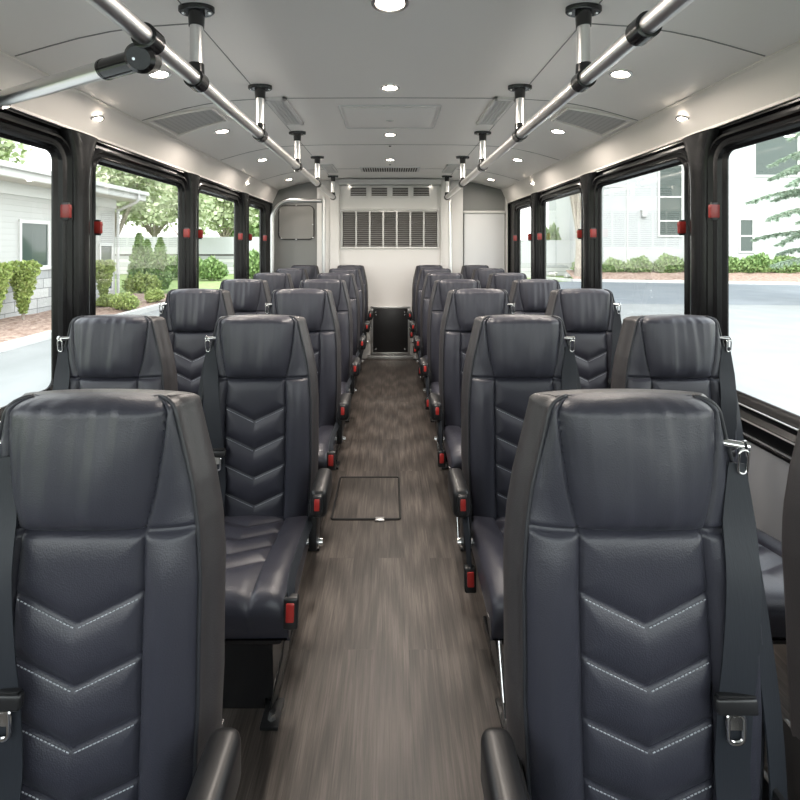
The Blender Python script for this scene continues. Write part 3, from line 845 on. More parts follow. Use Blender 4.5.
def fp(x, z, out=.004):
    w = interp(WT, z) - .014
    s = max(-.995, min(.995, x / w)); q = front_pt(s, z)
    return Vector((x, q.y - out, z))
def seat_variant(wx):
    """wx = +1: window on +x side. returns dict of (name -> list of (partname, mesh, parent))"""
    P = {}
    # outer and inner strand of the shoulder belt (window side shoulder)
    pts = smooth_path([fp(wx * .152, .962, .014), fp(wx * .146, .88, .012), fp(wx * .134, .80, .010), fp(wx * .122, .70, .010), fp(wx * .113, .62, .010), fp(wx * .109, .52, .010), fp(wx * .112, .44, .02)], 6)
    bm = bmesh.new(); nr = [(wx * -.12, -1, .18)] * len(pts)
    ribbon(bm, pts, [min(.047, .022 + .004 * i) for i in range(len(pts))], .0022, nr)
    P['belt'] = bmesh_mesh('belt_webbing', bm, M['webbing'], 30)
    pts = smooth_path([fp(wx * .158, .955, .008), Vector((wx * .174, yc(.86) - .030, .86)), Vector((wx * .186, yc(.70) - .035, .70)), Vector((wx * .196, yc(.55) - .040, .55)), Vector((wx * .198, .0, .38))], 6)
    bm = bmesh.new(); ribbon(bm, pts, [min(.046, .020 + .003 * i) for i in range(len(pts))], .0022, [(wx * .5, -1, .1)] * len(pts))
    P['belt2'] = bmesh_mesh('belt_webbing', bm, M['webbing'], 30)
    # guide: chrome bracket and ring on the shoulder
    c = fp(wx * .140, .985, 0); bm = bmesh.new()
    e = c + Vector((wx * .022, -.010, .004))
    cyl(bm, c + Vector((-wx * .004, .004, .004)), e, .0065, .0065, 14)
    cyl(bm, e, e + Vector((wx * .004, 0, 0)), .0085, .0085, 14)
    P['guide'] = bmesh_mesh('belt_guide', bm, M['chrome'], 40)
    bm = bmesh.new(); g0 = c + Vector((wx * .018, -.012, -.018))
    tube(bm, [g0 + Vector((a_ * .9, -.002 + b_ * -.1, b_)) for a_, b_ in rrect(-.008, .008, -.020, .018, .0075, 5)], .0022, 8, closed=True)
    P['ring'] = bmesh_mesh('guide_ring', bm, M['chrome'], None)
    # latch plate
    c = fp(wx * .113, .635, .013); bm = bmesh.new()
    box(bm, (-.030, -.006, -.011), (.030, .006, .011), .004, 3, Matrix.Translation(c) @ Matrix.Rotation(-.16, 4, 'X'))
    box(bm, (-.027, -.004, .012), (.027, .004, .016), .001, 2, Matrix.Translation(c))
    P['latch'] = bmesh_mesh('latch_plate', bm, M['black'])
    bm = bmesh.new(); c2 = c + Vector((wx * -.002, -.003, -.031))
    tube(bm, [c2 + Vector((a_, 0, b_)) for a_, b_ in rrect(-.0115, .0115, -.021, .021, .009, 5)], .0036, 8, closed=True, ry=.0022, up0=(0, 1, 0))
    box(bm, (-.010, -.0015, -.001), (.010, .0015, .018), 0, 1, Matrix.Translation(c2))
    P['tongue'] = bmesh_mesh('latch_tongue', bm, M['chrome'], 40)
    # aisle side: buckle bracket
    ax = -wx
    def buckle_box(c, rx, sc=1.):
        bm = bmesh.new(); mt = Matrix.Translation(c) @ Matrix.Rotation(rx, 4, 'X')
        box(bm, (-.017 * sc, -.012 * sc, -.034 * sc), (.017 * sc, .012 * sc, .034 * sc), .006 * sc, 3, mt)
        bm2 = bmesh.new(); box(bm2, (-.0095 * sc, -.0150 * sc, -.016 * sc), (.0095 * sc, -.0105 * sc, .024 * sc), .0025 * sc, 2, mt)
        return bmesh_mesh('buckle', bm, M['black']), bmesh_mesh('red_button', bm2, M['red'])
    bm = bmesh.new()
    box(bm, (min(ax * .204, ax * .254), -.14, .495), (max(ax * .204, ax * .254), .01, .580), .018, 4)
    box(bm, (min(ax * .196, ax * .222), -.115, .385), (max(ax * .196, ax * .222), -.045, .53), .008, 2)
    P['arm'] = bmesh_mesh('armrest', bm, M['black'])
    bm = bmesh.new(); cyl(bm, (ax * .19, -.09, .40), (ax * .226, -.09, .40), .013, .013, 14); cyl(bm, (ax * .226, -.09, .40), (ax * .236, -.09, .40), .011, .009, 12)
    P['pivot'] = bmesh_mesh('pivot_knob', bm, M['chrome'], 40)
    P['bk1'], P['rd1'] = buckle_box(Vector((ax * .229, -.148, .545)), -.1, .8)
    fy, fz = (-.405, .455) if wx < 0 else (-.16, .35)
    P['bk2'], P['rd2'] = buckle_box(Vector((ax * .212, fy - .012, fz)), -.12, 1.)
    bm = bmesh.new()
    pts = smooth_path([(ax * .198, .0, .455), (ax * .202, -.10, .475), (ax * .203, -.28, .50), (ax * .206, fy + .02, .505), (ax * .212, fy - .010, fz + .02)], 6) if wx < 0 else smooth_path([(ax * .205, -.02, .47), (ax * .214, -.10, .49), (ax * .216, -.15, .46), (ax * .212, fy - .010, fz + .02)], 6)
    ribbon(bm, pts, .026, .003, [(ax, -.25, .5)] * len(pts))
    P['strap'] = bmesh_mesh('buckle_strap', bm, M['webbing'], 30)
    bm = bmesh.new()
    ribbon(bm, [(ax * .198, -.37, .40), (ax * .17, -.30, .25), (ax * .115, -.205, .03)], .026, .004, [(ax, -.5, 0)] * 3)
    box(bm, (min(ax * .09, ax * .14), -.25, 0), (max(ax * .09, ax * .14), -.17, .012), .003)
    P['anchor'] = bmesh_mesh('anchor_strap', bm, M['black'])
    bm = bmesh.new(); cyl(bm, (ax * .118, -.225, .012), (ax * .118, -.225, .026), .013, .010, 6)
    P['bolt'] = bmesh_mesh('anchor_bolt', bm, M['chrome'], 40)
    bm = bmesh.new(); cyl(bm, (ax * .178, -.365, .375), (ax * .182, -.435, .265), .006, seg=10); cyl(bm, (ax * .182, -.435, .265), (ax * .184, -.48, .18), .0038, seg=10)
    cyl(bm, (ax * .178, -.365, .375), (ax * .178, -.36, .39), .010, seg=10)
    P['strut'] = bmesh_mesh('recline_strut', bm, M['chrome'], 40)
    return P
VAR = {-1: seat_variant(-1), 1: seat_variant(1)}
def ob(name, me, parent):
    o = bpy.data.objects.new(name, me); C.objects.link(o); o.parent = parent; return o
def make_seat(wx, aisle):
    r = bpy.data.objects.new('passenger_seat', None); C.objects.link(r); r.empty_display_size = .1
    P = VAR[wx]
    sh = ob('backrest_shell', ME['shell'], r); ob('piping', ME['piping'], sh)
    cp = ob('chevron_panel', ME['chevron_panel'], r); [ob('stitching', ME['stitching%d' % kk], cp) for kk in range(4)]
    ob('headrest', ME['headrest'], r); ob('side_bolster', ME['bolster_a'], r); ob('side_bolster', ME['bolster_b'], r)
    cu = ob('seat_cushion', ME['cushion'], r); ob('cushion_panel', ME['cushion_panel'], cu)
    ob('seat_pan', ME['seat_pan'], r); ob('leg', ME['leg_a'], r); ob('leg', ME['leg_b'], r); ob('pedestal_panel', ME['leg_panel'], r)
    ob('recliner_bracket', ME['bracket_a'], r); ob('recliner_bracket', ME['bracket_b'], r)
    b1 = ob('belt_webbing', P['belt'], r); ob('belt_webbing', P['belt2'], r)
    lp = ob('latch_plate', P['latch'], r); tg = ob('latch_tongue', P['tongue'], lp); tg['label'] = 'chrome latch tongue'
    g = ob('belt_guide', P['guide'], r); g['label'] = 'chrome belt guide'; ob('guide_ring', P['ring'], g)
    if aisle:
        am = ob('armrest', P['arm'], r); ob('pivot_knob', P['pivot'], am)
        k1 = ob('buckle', P['bk1'], r); q = ob('red_button', P['rd1'], k1); q['label'] = 'red release button'
        k2 = ob('buckle', P['bk2'], r); q = ob('red_button', P['rd2'], k2); q['label'] = 'red release button'
        ob('buckle_strap', P['strap'], r)
        an = ob('anchor_strap', P['anchor'], r); ob('anchor_bolt', P['bolt'], an)
        if wx > 0: ob('recline_strut', P['strut'], r)
    return r
ALLK = {}
def copy_tree(o, parent=None):
    c = o.copy(); C.objects.link(c)
    if parent: c.parent = parent
    for ch in list(o.children): copy_tree(ch, c)
    return c
protos = {}
for sx in (-1, 1):
    for aisle in (True, False): protos[(sx, aisle)] = make_seat(sx, aisle)
used = set()
ztops = [.708, 1.49, 2.20, 2.90, 3.60, 4.30, 4.98]
rowname = ['in the row nearest the camera', 'in the second row from the camera', 'in the third row from the camera', 'in the fourth row from the camera',
           'in the fifth row from the camera', 'in the sixth row from the camera', 'in the last row by the rear wall']
for sx, sd_ in ((-1, 'left'), (1, 'right')):
    for k, zt in enumerate(ztops):
        for aisle in (True, False):
            if k == 0 and sx < 0 and not aisle: continue
            if aisle: x = {(-1, 0): -.475, (1, 0): .388}.get((sx, k), sx * .44)
            else: x = {(1, 0): .865, (-1, 1): -.925}.get((sx, k), sx * .955)
            key = (sx, aisle)
            s = protos[key] if key not in used else copy_tree(protos[key])
            used.add(key)
            s.location = (x, zt - .035, 0); s.scale.z = (1, 1.006, 1.026, 1.022, 1.022, 1.024, 1.026)[k]
            if sx < 0 and aisle:
                for ch in s.children:
                    if ch.name.startswith('latch_plate') or ch.data == VAR[sx]['belt']: ch.location = (.030, -.006, .012) if k == 0 else (0, 0, 0)
            lab = 'dark grey aisle seat on the %s, %s' % (sd_, rowname[k])
            if not aisle: lab = 'dark grey window seat on the %s, %s' % (sd_, rowname[k])
            if k == 0 and not aisle: lab = 'dark grey window seat cut off by the right edge of the photo, nearest row'
            if k == 0 and aisle: lab = 'large dark grey chevron stitched aisle seat in the %s foreground, nearest the camera' % sd_
            tag(s, lab, 'bus seat', 'passenger seats')

# ------------------------------------------------------------------ outside
def plane(name, pts, z, m, kind='structure'):
    o = pyobj(name, [(x, y, z) for x, y in pts], [tuple(range(len(pts)))], m, smooth=False); tag(o, kind=kind); return o
plane('ground', [(-120, -60), (120, -60), (120, 160), (-120, 160)], OUT - .02, M['grass'])
plane('concrete_apron', [(-7.4, -30), (8.4, -30), (24, 9), (24, 14.5), (2, 16), (-7.4, 17)], OUT - .006, M['concrete'])
plane('asphalt_road', [(-7.4, 17), (2, 16), (24, 14.5), (60, 9), (60, -30), (24, -30), (24, 9), (24, 14.5), (60, 6), (60, 18), (25, 22.3), (10.3, 25.4), (-7.4, 24)][:3] + [(60, 9), (60, 12), (25, 22.3), (10.3, 25.4), (-7.4, 24)], OUT - .004, M['asphalt'])
def kerb(name, a, b, h=.14):
    a, b = Vector((*a, OUT)), Vector((*b, OUT)); d = (b - a).normalized(); s = Vector((-d.y, d.x, 0)) * .09
    bm = bmesh.new()
    v = [bm.verts.new(p + q + Vector((0, 0, z))) for p in (a, b) for q in (s, -s) for z in (-.02, h)]
    bmesh.ops.convex_hull(bm, input=v)
    o = obj(name, bm, M['kerb'], smooth=False); tag(o, kind='structure'); return o
kerb('kerb', (-7.4, -10), (-7.4, 17)); kerb('kerb', (10.3, 25.4), (26, 22.2)); kerb('kerb', (10.3, 25.4), (4, 40))
def bed(name, x0, x1, y0, y1, z0, fn, m=M['mulch'], nx=30, ny=40):
    vs = []; fs = []
    for j in range(ny + 1):
        for i in range(nx + 1):
            u, v = i / nx, j / ny
            x = x0 + (x1 - x0) * u; y = y0 + (y1 - y0) * v
            h = fn(u, v) + .05 * noise.noise(Vector((x * 1.5, y * 1.5, 0))) + .03 * noise.noise(Vector((x * 6, y * 6, 3)))
            vs.append((x, y, z0 + h))
    for j in range(ny):
        for i in range(nx): a = j * (nx + 1) + i; fs.append((a, a + 1, a + nx + 2, a + nx + 1))
    o = pyobj(name, vs, fs, m); tag(o, kind='structure'); return o
bed('mulch_bed', -10.3, -7.48, 2, 17.5, OUT + .08, lambda u, v: .10 * (1 - u))
# right bed follows the slanted kerb
vs, fs = [], []
for j in range(17):
    for i in range(61):
        u, v = i / 60, j / 16
        x = 10.4 + 16 * u + .3 * v; y = 25.5 - 3.15 * u + (1.9 + 2.9 * u) * v
        vs.append((x, y, OUT + .12 + .42 * v + .06 * noise.noise(Vector((x * 2, y * 2, 0))) + .04 * noise.noise(Vector((x * 7, y * 7, 2)))))
for j in range(16):
    for i in range(60): a = j * 61 + i; fs.append((a, a + 1, a + 62, a + 61))
tag(pyobj('mulch_bank', vs, fs, M['mulch']), kind='structure')

rng = np.random.default_rng(5)
def leaves_mesh(name, n, shape, size, m, up=.3):
    """n small folded leaves scattered by shape(rng)->(x,y,z)"""
    vs, fs = [], []
    for i in range(n):
        p = np.array(shape(rng)); a = rng.uniform(0, 2 * PI); t = rng.uniform(-.9, 1.1)
        d = np.array([math.cos(a) * math.cos(t), math.sin(a) * math.cos(t), math.sin(t) + up]); d /= np.linalg.norm(d)
        s = np.cross(d, rng.normal(size=3)); s /= (np.linalg.norm(s) + 1e-9)
        L = size * rng.uniform(.7, 1.3); w = L * .38; b = len(vs)
        vs += [tuple(p), tuple(p + d * L * .5 + s * w), tuple(p + d * L), tuple(p + d * L * .5 - s * w)]
        fs.append((b, b + 1, b + 2, b + 3))
    me = bpy.data.meshes.new(name); me.from_pydata(vs, [], fs); me.update(); me.materials.append(m); return me
def ell(cx, cy, cz, rx, ry, rz, fill=.55):
    def f(r):
        v = r.normal(size=3); v /= np.linalg.norm(v); k = r.uniform(fill, 1) 
        return (cx + v[0] * rx * k, cy + v[1] * ry * k, cz + v[2] * rz * k)
    return f
def clumps(cs, fill=.5):
    fs = [ell(*c, fill) for c in cs]
    wts = np.array([c[3] * c[4] + c[5] * c[3] for c in cs]); wts = wts / wts.sum(); cum = np.cumsum(wts)
    def f(r): return fs[min(len(fs) - 1, int(np.searchsorted(cum, r.random())))](r)
    return f
def stems(bm, h, n=5, spread=.2, r=.02):
    for k in range(n):
        a = 2 * PI * k / n + .3
        tube(bm, smooth_path([(0, 0, -.05), (math.cos(a) * spread * .4, math.sin(a) * spread * .4, h * .5), (math.cos(a) * spread, math.sin(a) * spread, h)], 3), [r * (1 - .6 * i / 6) for i in range(7)], 6)
    return bm
def plant(name, label, cat, loc, me, stem_h, spread, r=.02, group=None, n=5, sc=(1, 1, 1), rz=0):
    t = thing(name, label, cat, loc, rz, group); t.scale = sc
    o = bpy.data.objects.new('foliage', me); C.objects.link(o); o.parent = t
    bm = stems(bmesh.new(), stem_h, n, spread, r); obj('stem', bm, M['bark'], t)
    return t
# left topiaries: upside-down cones
def inv_cone(h, r0, r1):
    def f(r):
        u = r.random() ** .7; z = .15 + (h - .15) * u; rad = (r0 + (r1 - r0) * u) * (1 if u < .9 else 1 - (u - .9) * 3)
        a = r.uniform(0, 2 * PI); k = r.uniform(.6, 1.05); return (rad * k * math.cos(a), rad * k * math.sin(a), z)
    return f
cone_me = leaves_mesh('topiary_foliage', 2600, inv_cone(1.45, .04, .36), .085, M['leaf_yellow'], 1.0)
for (x, y, sc, lb) in ((-9.25, 11.35, 1, 'clipped green shrub tapering downward in front of the left building window'), (-9.3, 10.58, .98, 'clipped green shrub at the left edge of the photo'), (-9.1, 14.3, .95, 'narrow green shrub standing by the far corner of the white building')):
    plant('topiary_shrub', lb, 'shrub', (x, y, OUT + .12), cone_me, .7, .05, .03, 'clipped shrubs along the left building', 3, (sc, sc, sc), x)
# conifers and bushes past the building
def spire(h, r1):
    def f(r):
        u = r.random() ** 1.3; z = .1 + (h - .1) * u; rad = r1 * (1 - u) ** .7 * min(1, .5 + u * 3)
        a = r.uniform(0, 2 * PI); k = r.uniform(.5, 1.05); return (rad * k * math.cos(a), rad * k * math.sin(a), z)
    return f
sp_me = leaves_mesh('spire_foliage', 3000, spire(2.5, .55), .13, M['leaf_green'], 1.2)
for (x, y, s_, lb) in ((-11.15, 20, 1, 'upright bushy conifer seen through the second left window, taller one'), (-10.0, 19.6, .92, 'upright bushy conifer beside the second left window post'), (-11.6, 21.5, .9, 'upright conifer half hidden behind the white building corner')):
    plant('upright_conifer', lb, 'conifer', (x, y, OUT), sp_me, 1.6, .1, .05, 'upright conifers on the left', 3, (s_, s_, s_), x)
bush_me = leaves_mesh('bush_foliage', 2200, clumps([(0, 0, .4, .55, .5, .42), (.35, .1, .32, .4, .4, .33), (-.35, -.1, .3, .4, .4, .32)]), .11, M['leaf_yellow'], .5)
hb_me = leaves_mesh('hedge_foliage', 3600, clumps([(0, 0, .5, .8, .6, .52), (.55, .1, .42, .55, .5, .42), (-.55, -.1, .45, .6, .5, .42), (.1, -.2, .7, .45, .4, .4)]), .17, M['leaf_green'], .7)
for i, (x, y, s_, lb) in enumerate(((-8.75, 14.0, .5, 'low yellow green bush on the mulch near the white building corner'), (-8.0, 15.3, .55, 'low bush on the mulch bed beside the second left window post'), (-7.9, 13.4, .62, 'small round bush at the edge of the left mulch bed'), (-9.9, 18, 1.0, 'round bush at the foot of the upright conifers'))):
    plant('low_bush', lb, 'bush', (x, y, OUT + .1), bush_me, .3, .2, .015, 'low bushes on the left', 5, (s_, s_, s_), i * 1.3)
for i, (x, y, s_) in enumerate(((-12.2, 27, 1.5), (-10.4, 26.2, 1.2), (-8.4, 27.8, 1.5), (-14.5, 28, 1.5))):
    plant('hedge_bush', 'large green bush before the far left white wall, %s' % ('second from left', 'third from left', 'rightmost', 'leftmost')[i], 'bush', (x, y, OUT), hb_me, .5, .4, .03, 'bushes before the far left wall', 5, (s_ * .66, s_ * .8, s_), (0, .1, -.1, 3.1)[i])
# right hedge
for i, x in enumerate((11.9, 13.4, 14.9, 16.6, 18.3, 20.0, 21.6, 23.2)):
    y = 27.05 - .06 * (x - 12); s_ = (1.0, .85, .95, 1.05, .95, 1.0, 1.1, 1.05)[i]
    plant('hedge_shrub', 'green shrub in the row below the white right building, %s from the left' % ('first', 'second', 'third', 'fourth', 'fifth', 'sixth', 'seventh', 'eighth')[i], 'shrub', (x, y, OUT + .30), hb_me, .5, .4, .03, 'shrubs below the right building', 5, (s_ * .82, s_ * .8, s_), i % 2 * 3.1)

# trees
def tree(name, label, loc, h, trunk_r, cl, n, size, m, group=None):
    t = thing(name, label, 'tree', loc, 0, group)
    me = leaves_mesh('crown_foliage', n, clumps(cl, .35), size, m, .1)
    o = bpy.data.objects.new('foliage', me); C.objects.link(o); o.parent = t
    bm = bmesh.new(); tube(bm, smooth_path([(0, 0, -.1), (.1, 0, h * .3), (-.05, .1, h * .65), (0, 0, h)], 4), [trunk_r * (1 - .7 * i / 12) for i in range(13)], 10)
    rr_ = random.Random(len(label))
    for c in cl:
        tube(bm, smooth_path([(0, 0, h * .4), (c[0] * .5, c[1] * .5, (c[2] + h * .4) * .5), (c[0], c[1], c[2])], 3), [trunk_r * .4 * (1 - .7 * i / 6) for i in range(7)], 6)
    obj('trunk', bm, M['bark'], t)
    return t
def crown(r, z, n=7, sq=.7, seed=1):
    q = random.Random(seed); out = []
    for i in range(n):
        a = 2 * PI * i / n; k = q.uniform(.35, .65)
        out.append((math.cos(a) * r * k, math.sin(a) * r * k, z + q.uniform(-.35, .4) * r, r * q.uniform(.4, .6), r * q.uniform(.4, .6), r * q.uniform(.4, .6) * sq))
    return out
TG = 'trees behind the left building'
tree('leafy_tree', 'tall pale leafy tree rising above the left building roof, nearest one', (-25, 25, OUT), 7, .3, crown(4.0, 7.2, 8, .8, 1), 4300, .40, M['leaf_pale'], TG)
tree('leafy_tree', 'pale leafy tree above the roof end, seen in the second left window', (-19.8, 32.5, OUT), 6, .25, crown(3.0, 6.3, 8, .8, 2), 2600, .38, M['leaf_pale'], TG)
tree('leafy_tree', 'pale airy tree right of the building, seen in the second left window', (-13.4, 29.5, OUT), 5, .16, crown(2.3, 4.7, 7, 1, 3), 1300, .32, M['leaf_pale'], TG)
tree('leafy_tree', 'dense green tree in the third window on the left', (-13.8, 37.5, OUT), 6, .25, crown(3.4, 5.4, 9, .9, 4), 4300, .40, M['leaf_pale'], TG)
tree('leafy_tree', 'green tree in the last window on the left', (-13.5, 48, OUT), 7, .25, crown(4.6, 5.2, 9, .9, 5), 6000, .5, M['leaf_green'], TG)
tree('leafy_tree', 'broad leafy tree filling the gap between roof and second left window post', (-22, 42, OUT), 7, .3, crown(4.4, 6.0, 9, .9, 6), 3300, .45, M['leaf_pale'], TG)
# right: trunk and bush beside the far wall
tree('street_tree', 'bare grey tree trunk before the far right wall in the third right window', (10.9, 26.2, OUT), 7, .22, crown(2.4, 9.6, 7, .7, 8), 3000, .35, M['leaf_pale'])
plant('round_bush', 'round green bush showing above the low white wall on the right', 'bush', (11.4, 32.2, OUT), hb_me, .6, .4, .05, None, 5, (1.1, 1.1, 3.0), .5)
plant('far_bush', 'green bush above the low wall in the last right window', 'bush', (8.3, 33.4, OUT), hb_me, .6, .4, .05, None, 5, (1.1, 1.1, 2.9), 2)
# pine reaching in from the right
t = thing('pine_tree', 'pine tree with drooping branches at the right edge outside', 'tree', (15.4, 15.2, OUT))
bm = bmesh.new(); tube(bm, [(0, 0, -.1), (.05, 0, 3), (0, 0, 8.5)], [.17, .13, .03], 10); obj('trunk', bm, M['bark'], t)
vs, fs = [], []
bmb = bmesh.new(); q = random.Random(3)
def pine_branch(p0, az, ln, droop):
    d = Vector((math.cos(az), math.sin(az), 0)); pts = []
    for i in range(9):
        u = i / 8; pts.append(p0 + d * ln * u + Vector((0, 0, .15 * ln * u - droop * u * u)))
    tube(bmb, pts, [.03 * (1 - .8 * i / 8) for i in range(9)], 5)
    def needles(a_, b_, n_, L_):
        for k in range(n_):
            p = a_.lerp(b_, q.random()); dd = (b_ - a_).normalized() * .7 + Vector((q.uniform(-1, 1), q.uniform(-1, 1), q.uniform(-.9, .6))) * .75; dd.normalize()
            s_ = dd.cross(Vector((q.uniform(-1, 1), q.uniform(-1, 1), q.uniform(-1, 1)))).normalized() * .014
            b0 = len(vs); L2 = L_ * q.uniform(.7, 1.2)
            vs.extend([tuple(p - s_), tuple(p + s_), tuple(p + dd * L2)]); fs.append((b0, b0 + 1, b0 + 2))
    for i in range(2, 9):
        a_, b_ = pts[i - 1], pts[i]; needles(a_, b_, 60, .15)
        for sg in (-1, 1):
            tw = b_ + Vector((-d.y, d.x, 0)) * sg * ln * .22 * (1.15 - i / 9) + d * .18 + Vector((0, 0, -.10))
            tube(bmb, [b_, tw], [.008, .003], 4); needles(b_, tw, 110, .15)
for k in range(34):
    z = 1.6 + 6.0 * k / 34
    pine_branch(Vector((0, 0, z)), PI + (k * 2.4) % (2 * PI), 2.6 - .2 * z + q.uniform(-.2, .2), .5)
for z, az, ln in ((2.6, PI - .1, 1.9), (3.3, PI + .15, 2.7), (3.9, PI - .05, 2.9), (4.4, PI + .3, 2.5), (4.9, PI, 2.1), (5.4, PI - .3, 1.9), (3.5, PI + .5, 2.2)):
    pine_branch(Vector((0, 0, z)), az, ln, .75)
obj('branches', bmb, M['bark'], t); pyobj('needles', vs, fs, M['needle'], t, smooth=False)

# left building: long wall parallel to the bus
lb = thing('white_building', 'long white sided building with stone base seen through the left windows', 'building', (-9.9, 8, OUT))
def LB(name, *bs, m, bev=0., par=None): return obj(name, B(*bs, bev=bev), m, par or lb, smooth=False)
LB('siding_wall', ((-7, -9, 0), (0, 8.2, 3.7)), m=M['siding'])
LB('stone_base', ((-7.0, -9, 0), (.10, 7.2, 1.33)), m=M['stone'])
LB('stone_ledge', ((0, -9, 1.33), (.15, 7.2, 1.41)), m=M['trimwhite'])
LB('soffit', ((-7, -9.4, 3.66), (.75, 8.8, 3.72)), m=M['soffit'])
LB('fascia', ((.72, -9.4, 3.68), (.78, 8.8, 3.98)), ((-7, 8.76, 3.68), (.78, 8.82, 3.98)), ((.0, -9, 3.35), (.05, 8.2, 3.66)), m=M['trimwhite'])
gt = LB('gutter', ((.78, -9.4, 3.86), (.9, 8.85, 4.0)), m=M['trimwhite'], bev=.02)
bm = bmesh.new(); v_ = [bm.verts.new(p) for p in ((.85, -9.5, 4.0), (.85, 8.9, 4.0), (-7, 8.9, 4.0), (-7, -9.5, 4.0), (-5, 6, 5.3), (-5, -9.5, 5.3))]
for f_ in ((0, 1, 4, 5), (1, 2, 4), (2, 3, 5, 4), (3, 0, 5), (0, 3, 2, 1)): bm.faces.new([v_[i] for i in f_])
obj('roof', bm, M['roof'], lb, smooth=False)
bm = bmesh.new(); tube(bm, smooth_path([(.84, 8.2, 3.9), (.8, 8.2, 3.6), (.15, 8.25, 3.3), (.08, 8.25, 3.0), (.08, 8.25, .05)], 4), .05, 8); obj('downspout', bm, M['trimwhite'], lb)
def lwin(y0, y1, z0, z1):
    w_ = LB('window', ((.0, y0 - .07, z0 - .07), (.05, y1 + .07, z0)), ((.0, y0 - .07, z1), (.05, y1 + .07, z1 + .09)), ((.0, y0 - .07, z0), (.05, y0, z1)), ((.0, y1, z0), (.05, y1 + .07, z1)), m=M['trimwhite'])
    LB('pane', ((.005, y0, z0), (.015, y1, z1)), m=M['house_glass'], par=w_)
    return w_
lwin(4.05, 4.98, 1.45, 2.62); lwin(-2.5, -1.3, 1.45, 2.62)
lwin(7.35, 7.95, .5, 2.0)
# far wall on the left, lengthened to stand in for pale window reflections
fw = thing('far_white_wall', 'low white wall lengthened to imitate window reflections, with dark base line beyond the left bushes', 'wall', (-14, 32, OUT))
obj('panel', B(((-16, 0, 1.42), (7.0, .3, 2.65))), M['stucco'], fw, smooth=False)
obj('base', B(((-16, .05, 0), (7.0, .3, 1.30))), M['stone'], fw, smooth=False)
obj('dark_gap', B(((-16, .12, 1.30), (7.0, .3, 1.42))), M['vent_dark'], fw, smooth=False)  # recessed strip in a dark colour between panel and base

# right building
rb = thing('tall_white_building', 'tall bright white building with dark windows seen through the right windows', 'building', (13, 28.6, OUT))
obj('wall', B(((-.1, 0, 0), (22, 8, 11))), M['stucco'], rb, smooth=False)
obj('corner_board', B(((-.1, -.05, 0), (.12, 0, 11)), ((2.05, -.04, 0), (2.12, 0, 11)), ((-.1, -.04, 5.75), (2.05, 0, 5.85)), ((7.6, -.06, 0), (7.9, 0, 11))), M['trimwhite'], rb, smooth=False)
def rwin(x0, x1, z0, z1, bars):
    w_ = obj('window', B(((x0 - .12, -.06, z0 - .12), (x0, 0, z1 + .12)), ((x1, -.06, z0 - .12), (x1 + .12, 0, z1 + .12)), ((x0, -.06, z0 - .12), (x1, 0, z0)), ((x0, -.06, z1), (x1, 0, z1 + .12)),
                         *[((x0, -.05, b_ - .05), (x1, 0, b_ + .05)) for b_ in bars]), M['trimwhite'], rb, smooth=False)
    obj('pane', B(((x0, -.02, z0), (x1, -.01, z1))), M['house_glass'], w_, smooth=False)
def px_x(px): return (px - 390) / F * 28.6 - 13
def px_z(py): return 1.3 - (py - 246) / F * 28.6 - OUT
rwin(px_x(659.5), px_x(681), px_z(235), px_z(166), [px_z(221), px_z(197)])
rwin(px_x(740), px_x(752), px_z(251), px_z(220), [px_z(236)])
rwin(px_x(755), px_x(797), px_z(175), px_z(128), [])
wl = obj('wall_lantern', B(((px_x(641), -.18, px_z(217)), (px_x(646), 0, px_z(211))), ((px_x(640.5), -.2, px_z(211)), (px_x(646.5), 0, px_z(210))), bev=.01), mat('lantern_grey', (.5, .5, .5), .4), rb, angle=30)
rw = thing('low_white_wall', 'low white wall on a rubble stone base beyond the right windows', 'wall', (9.5, 30.5, OUT))
obj('panel', B(((-3.5, 0, .85), (3.3, .3, 2.4))), M['stucco'], rw, smooth=False)
obj('stone_base', B(((-3.5, -.1, 0), (3.3, .3, .85))), M['stone'], rw, smooth=False)
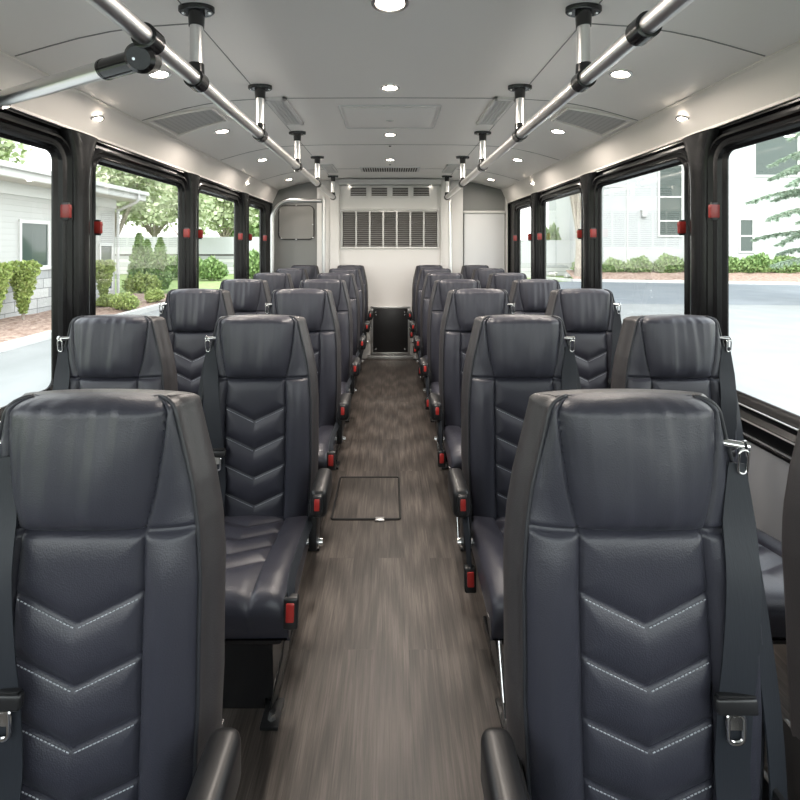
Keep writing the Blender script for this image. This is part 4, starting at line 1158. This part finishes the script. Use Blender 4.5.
for i in range(11):
    x = 9.2 + i * .33 + random.uniform(-.1, .1); r_ = random.uniform(.13, .19)
    bm = bmesh.new(); bmesh.ops.create_icosphere(bm, subdivisions=3, radius=r_)
    for v_ in bm.verts:
        k = 1 + .45 * noise.noise(v_.co * 5 + Vector((i * 3, 0, 0))); v_.co = Vector((v_.co.x * k * 1.3, v_.co.y * k, v_.co.z * k * .8))
    o = obj('rock', bm, M['rock'], None, (x, 28.3 + (i % 3) * .5, OUT + .12 + .1 * (i % 2)), angle=None)
    tag(o, 'rough grey rock at the foot of the low wall on the right', 'rock', 'rocks before the low wall')

# ------------------------------------------------------------------ light
W = bpy.data.worlds.new('World'); S.world = W; W.use_nodes = True
n, l = W.node_tree.nodes, W.node_tree.links
bg = n['Background']
tc = n.new('ShaderNodeTexCoord'); sp = n.new('ShaderNodeSeparateXYZ'); l.new(tc.outputs['Generated'], sp.inputs[0])
rp_ = n.new('ShaderNodeValToRGB'); rp_.color_ramp.elements[0].position = .0; rp_.color_ramp.elements[0].color = (1, .985, .955, 1)
rp_.color_ramp.elements[1].position = .8; rp_.color_ramp.elements[1].color = (.86, .92, 1, 1)
l.new(sp.outputs['Z'], rp_.inputs['Fac']); l.new(rp_.outputs['Color'], bg.inputs['Color'])
bg.inputs['Strength'].default_value = 1.6
sun = bpy.data.lights.new('sun', 'SUN'); sun.energy = 1.4; sun.angle = math.radians(12); sun.color = (1, .97, .92)
so = bpy.data.objects.new('sun', sun); C.objects.link(so); so.rotation_euler = (math.radians(42), math.radians(-8), 0)
for i, (p, nn, rad, e) in enumerate(lamps):
    L = bpy.data.lights.new('downlight_lamp', 'AREA'); L.shape = 'DISK'; L.size = rad * 1.4; L.energy = 4.4 * (e if e else 1); L.color = (1, .90, .80); L.spread = math.radians(170)
    lo_ = bpy.data.objects.new('downlight_lamp', L); C.objects.link(lo_); lo_.location = p
    lo_.rotation_euler = (-nn).to_track_quat('Z', 'Y').to_euler()

# ------------------------------------------------------------------ camera
cam = bpy.data.cameras.new('camera'); cam.sensor_width = 36; cam.lens = F / 800 * 36
cam.shift_y = -154 / 800; cam.shift_x = 10 / 800; cam.clip_start = .02; cam.clip_end = 500
co = bpy.data.objects.new('camera', cam); C.objects.link(co); co.location = CAM; co.rotation_euler = (PI / 2, 0, 0)
S.camera = co
S.view_settings.view_transform = 'Standard'; S.view_settings.look = 'None'; S.view_settings.gamma = 1; S.view_settings.use_curve_mapping = False
S.view_settings.exposure = 1.5
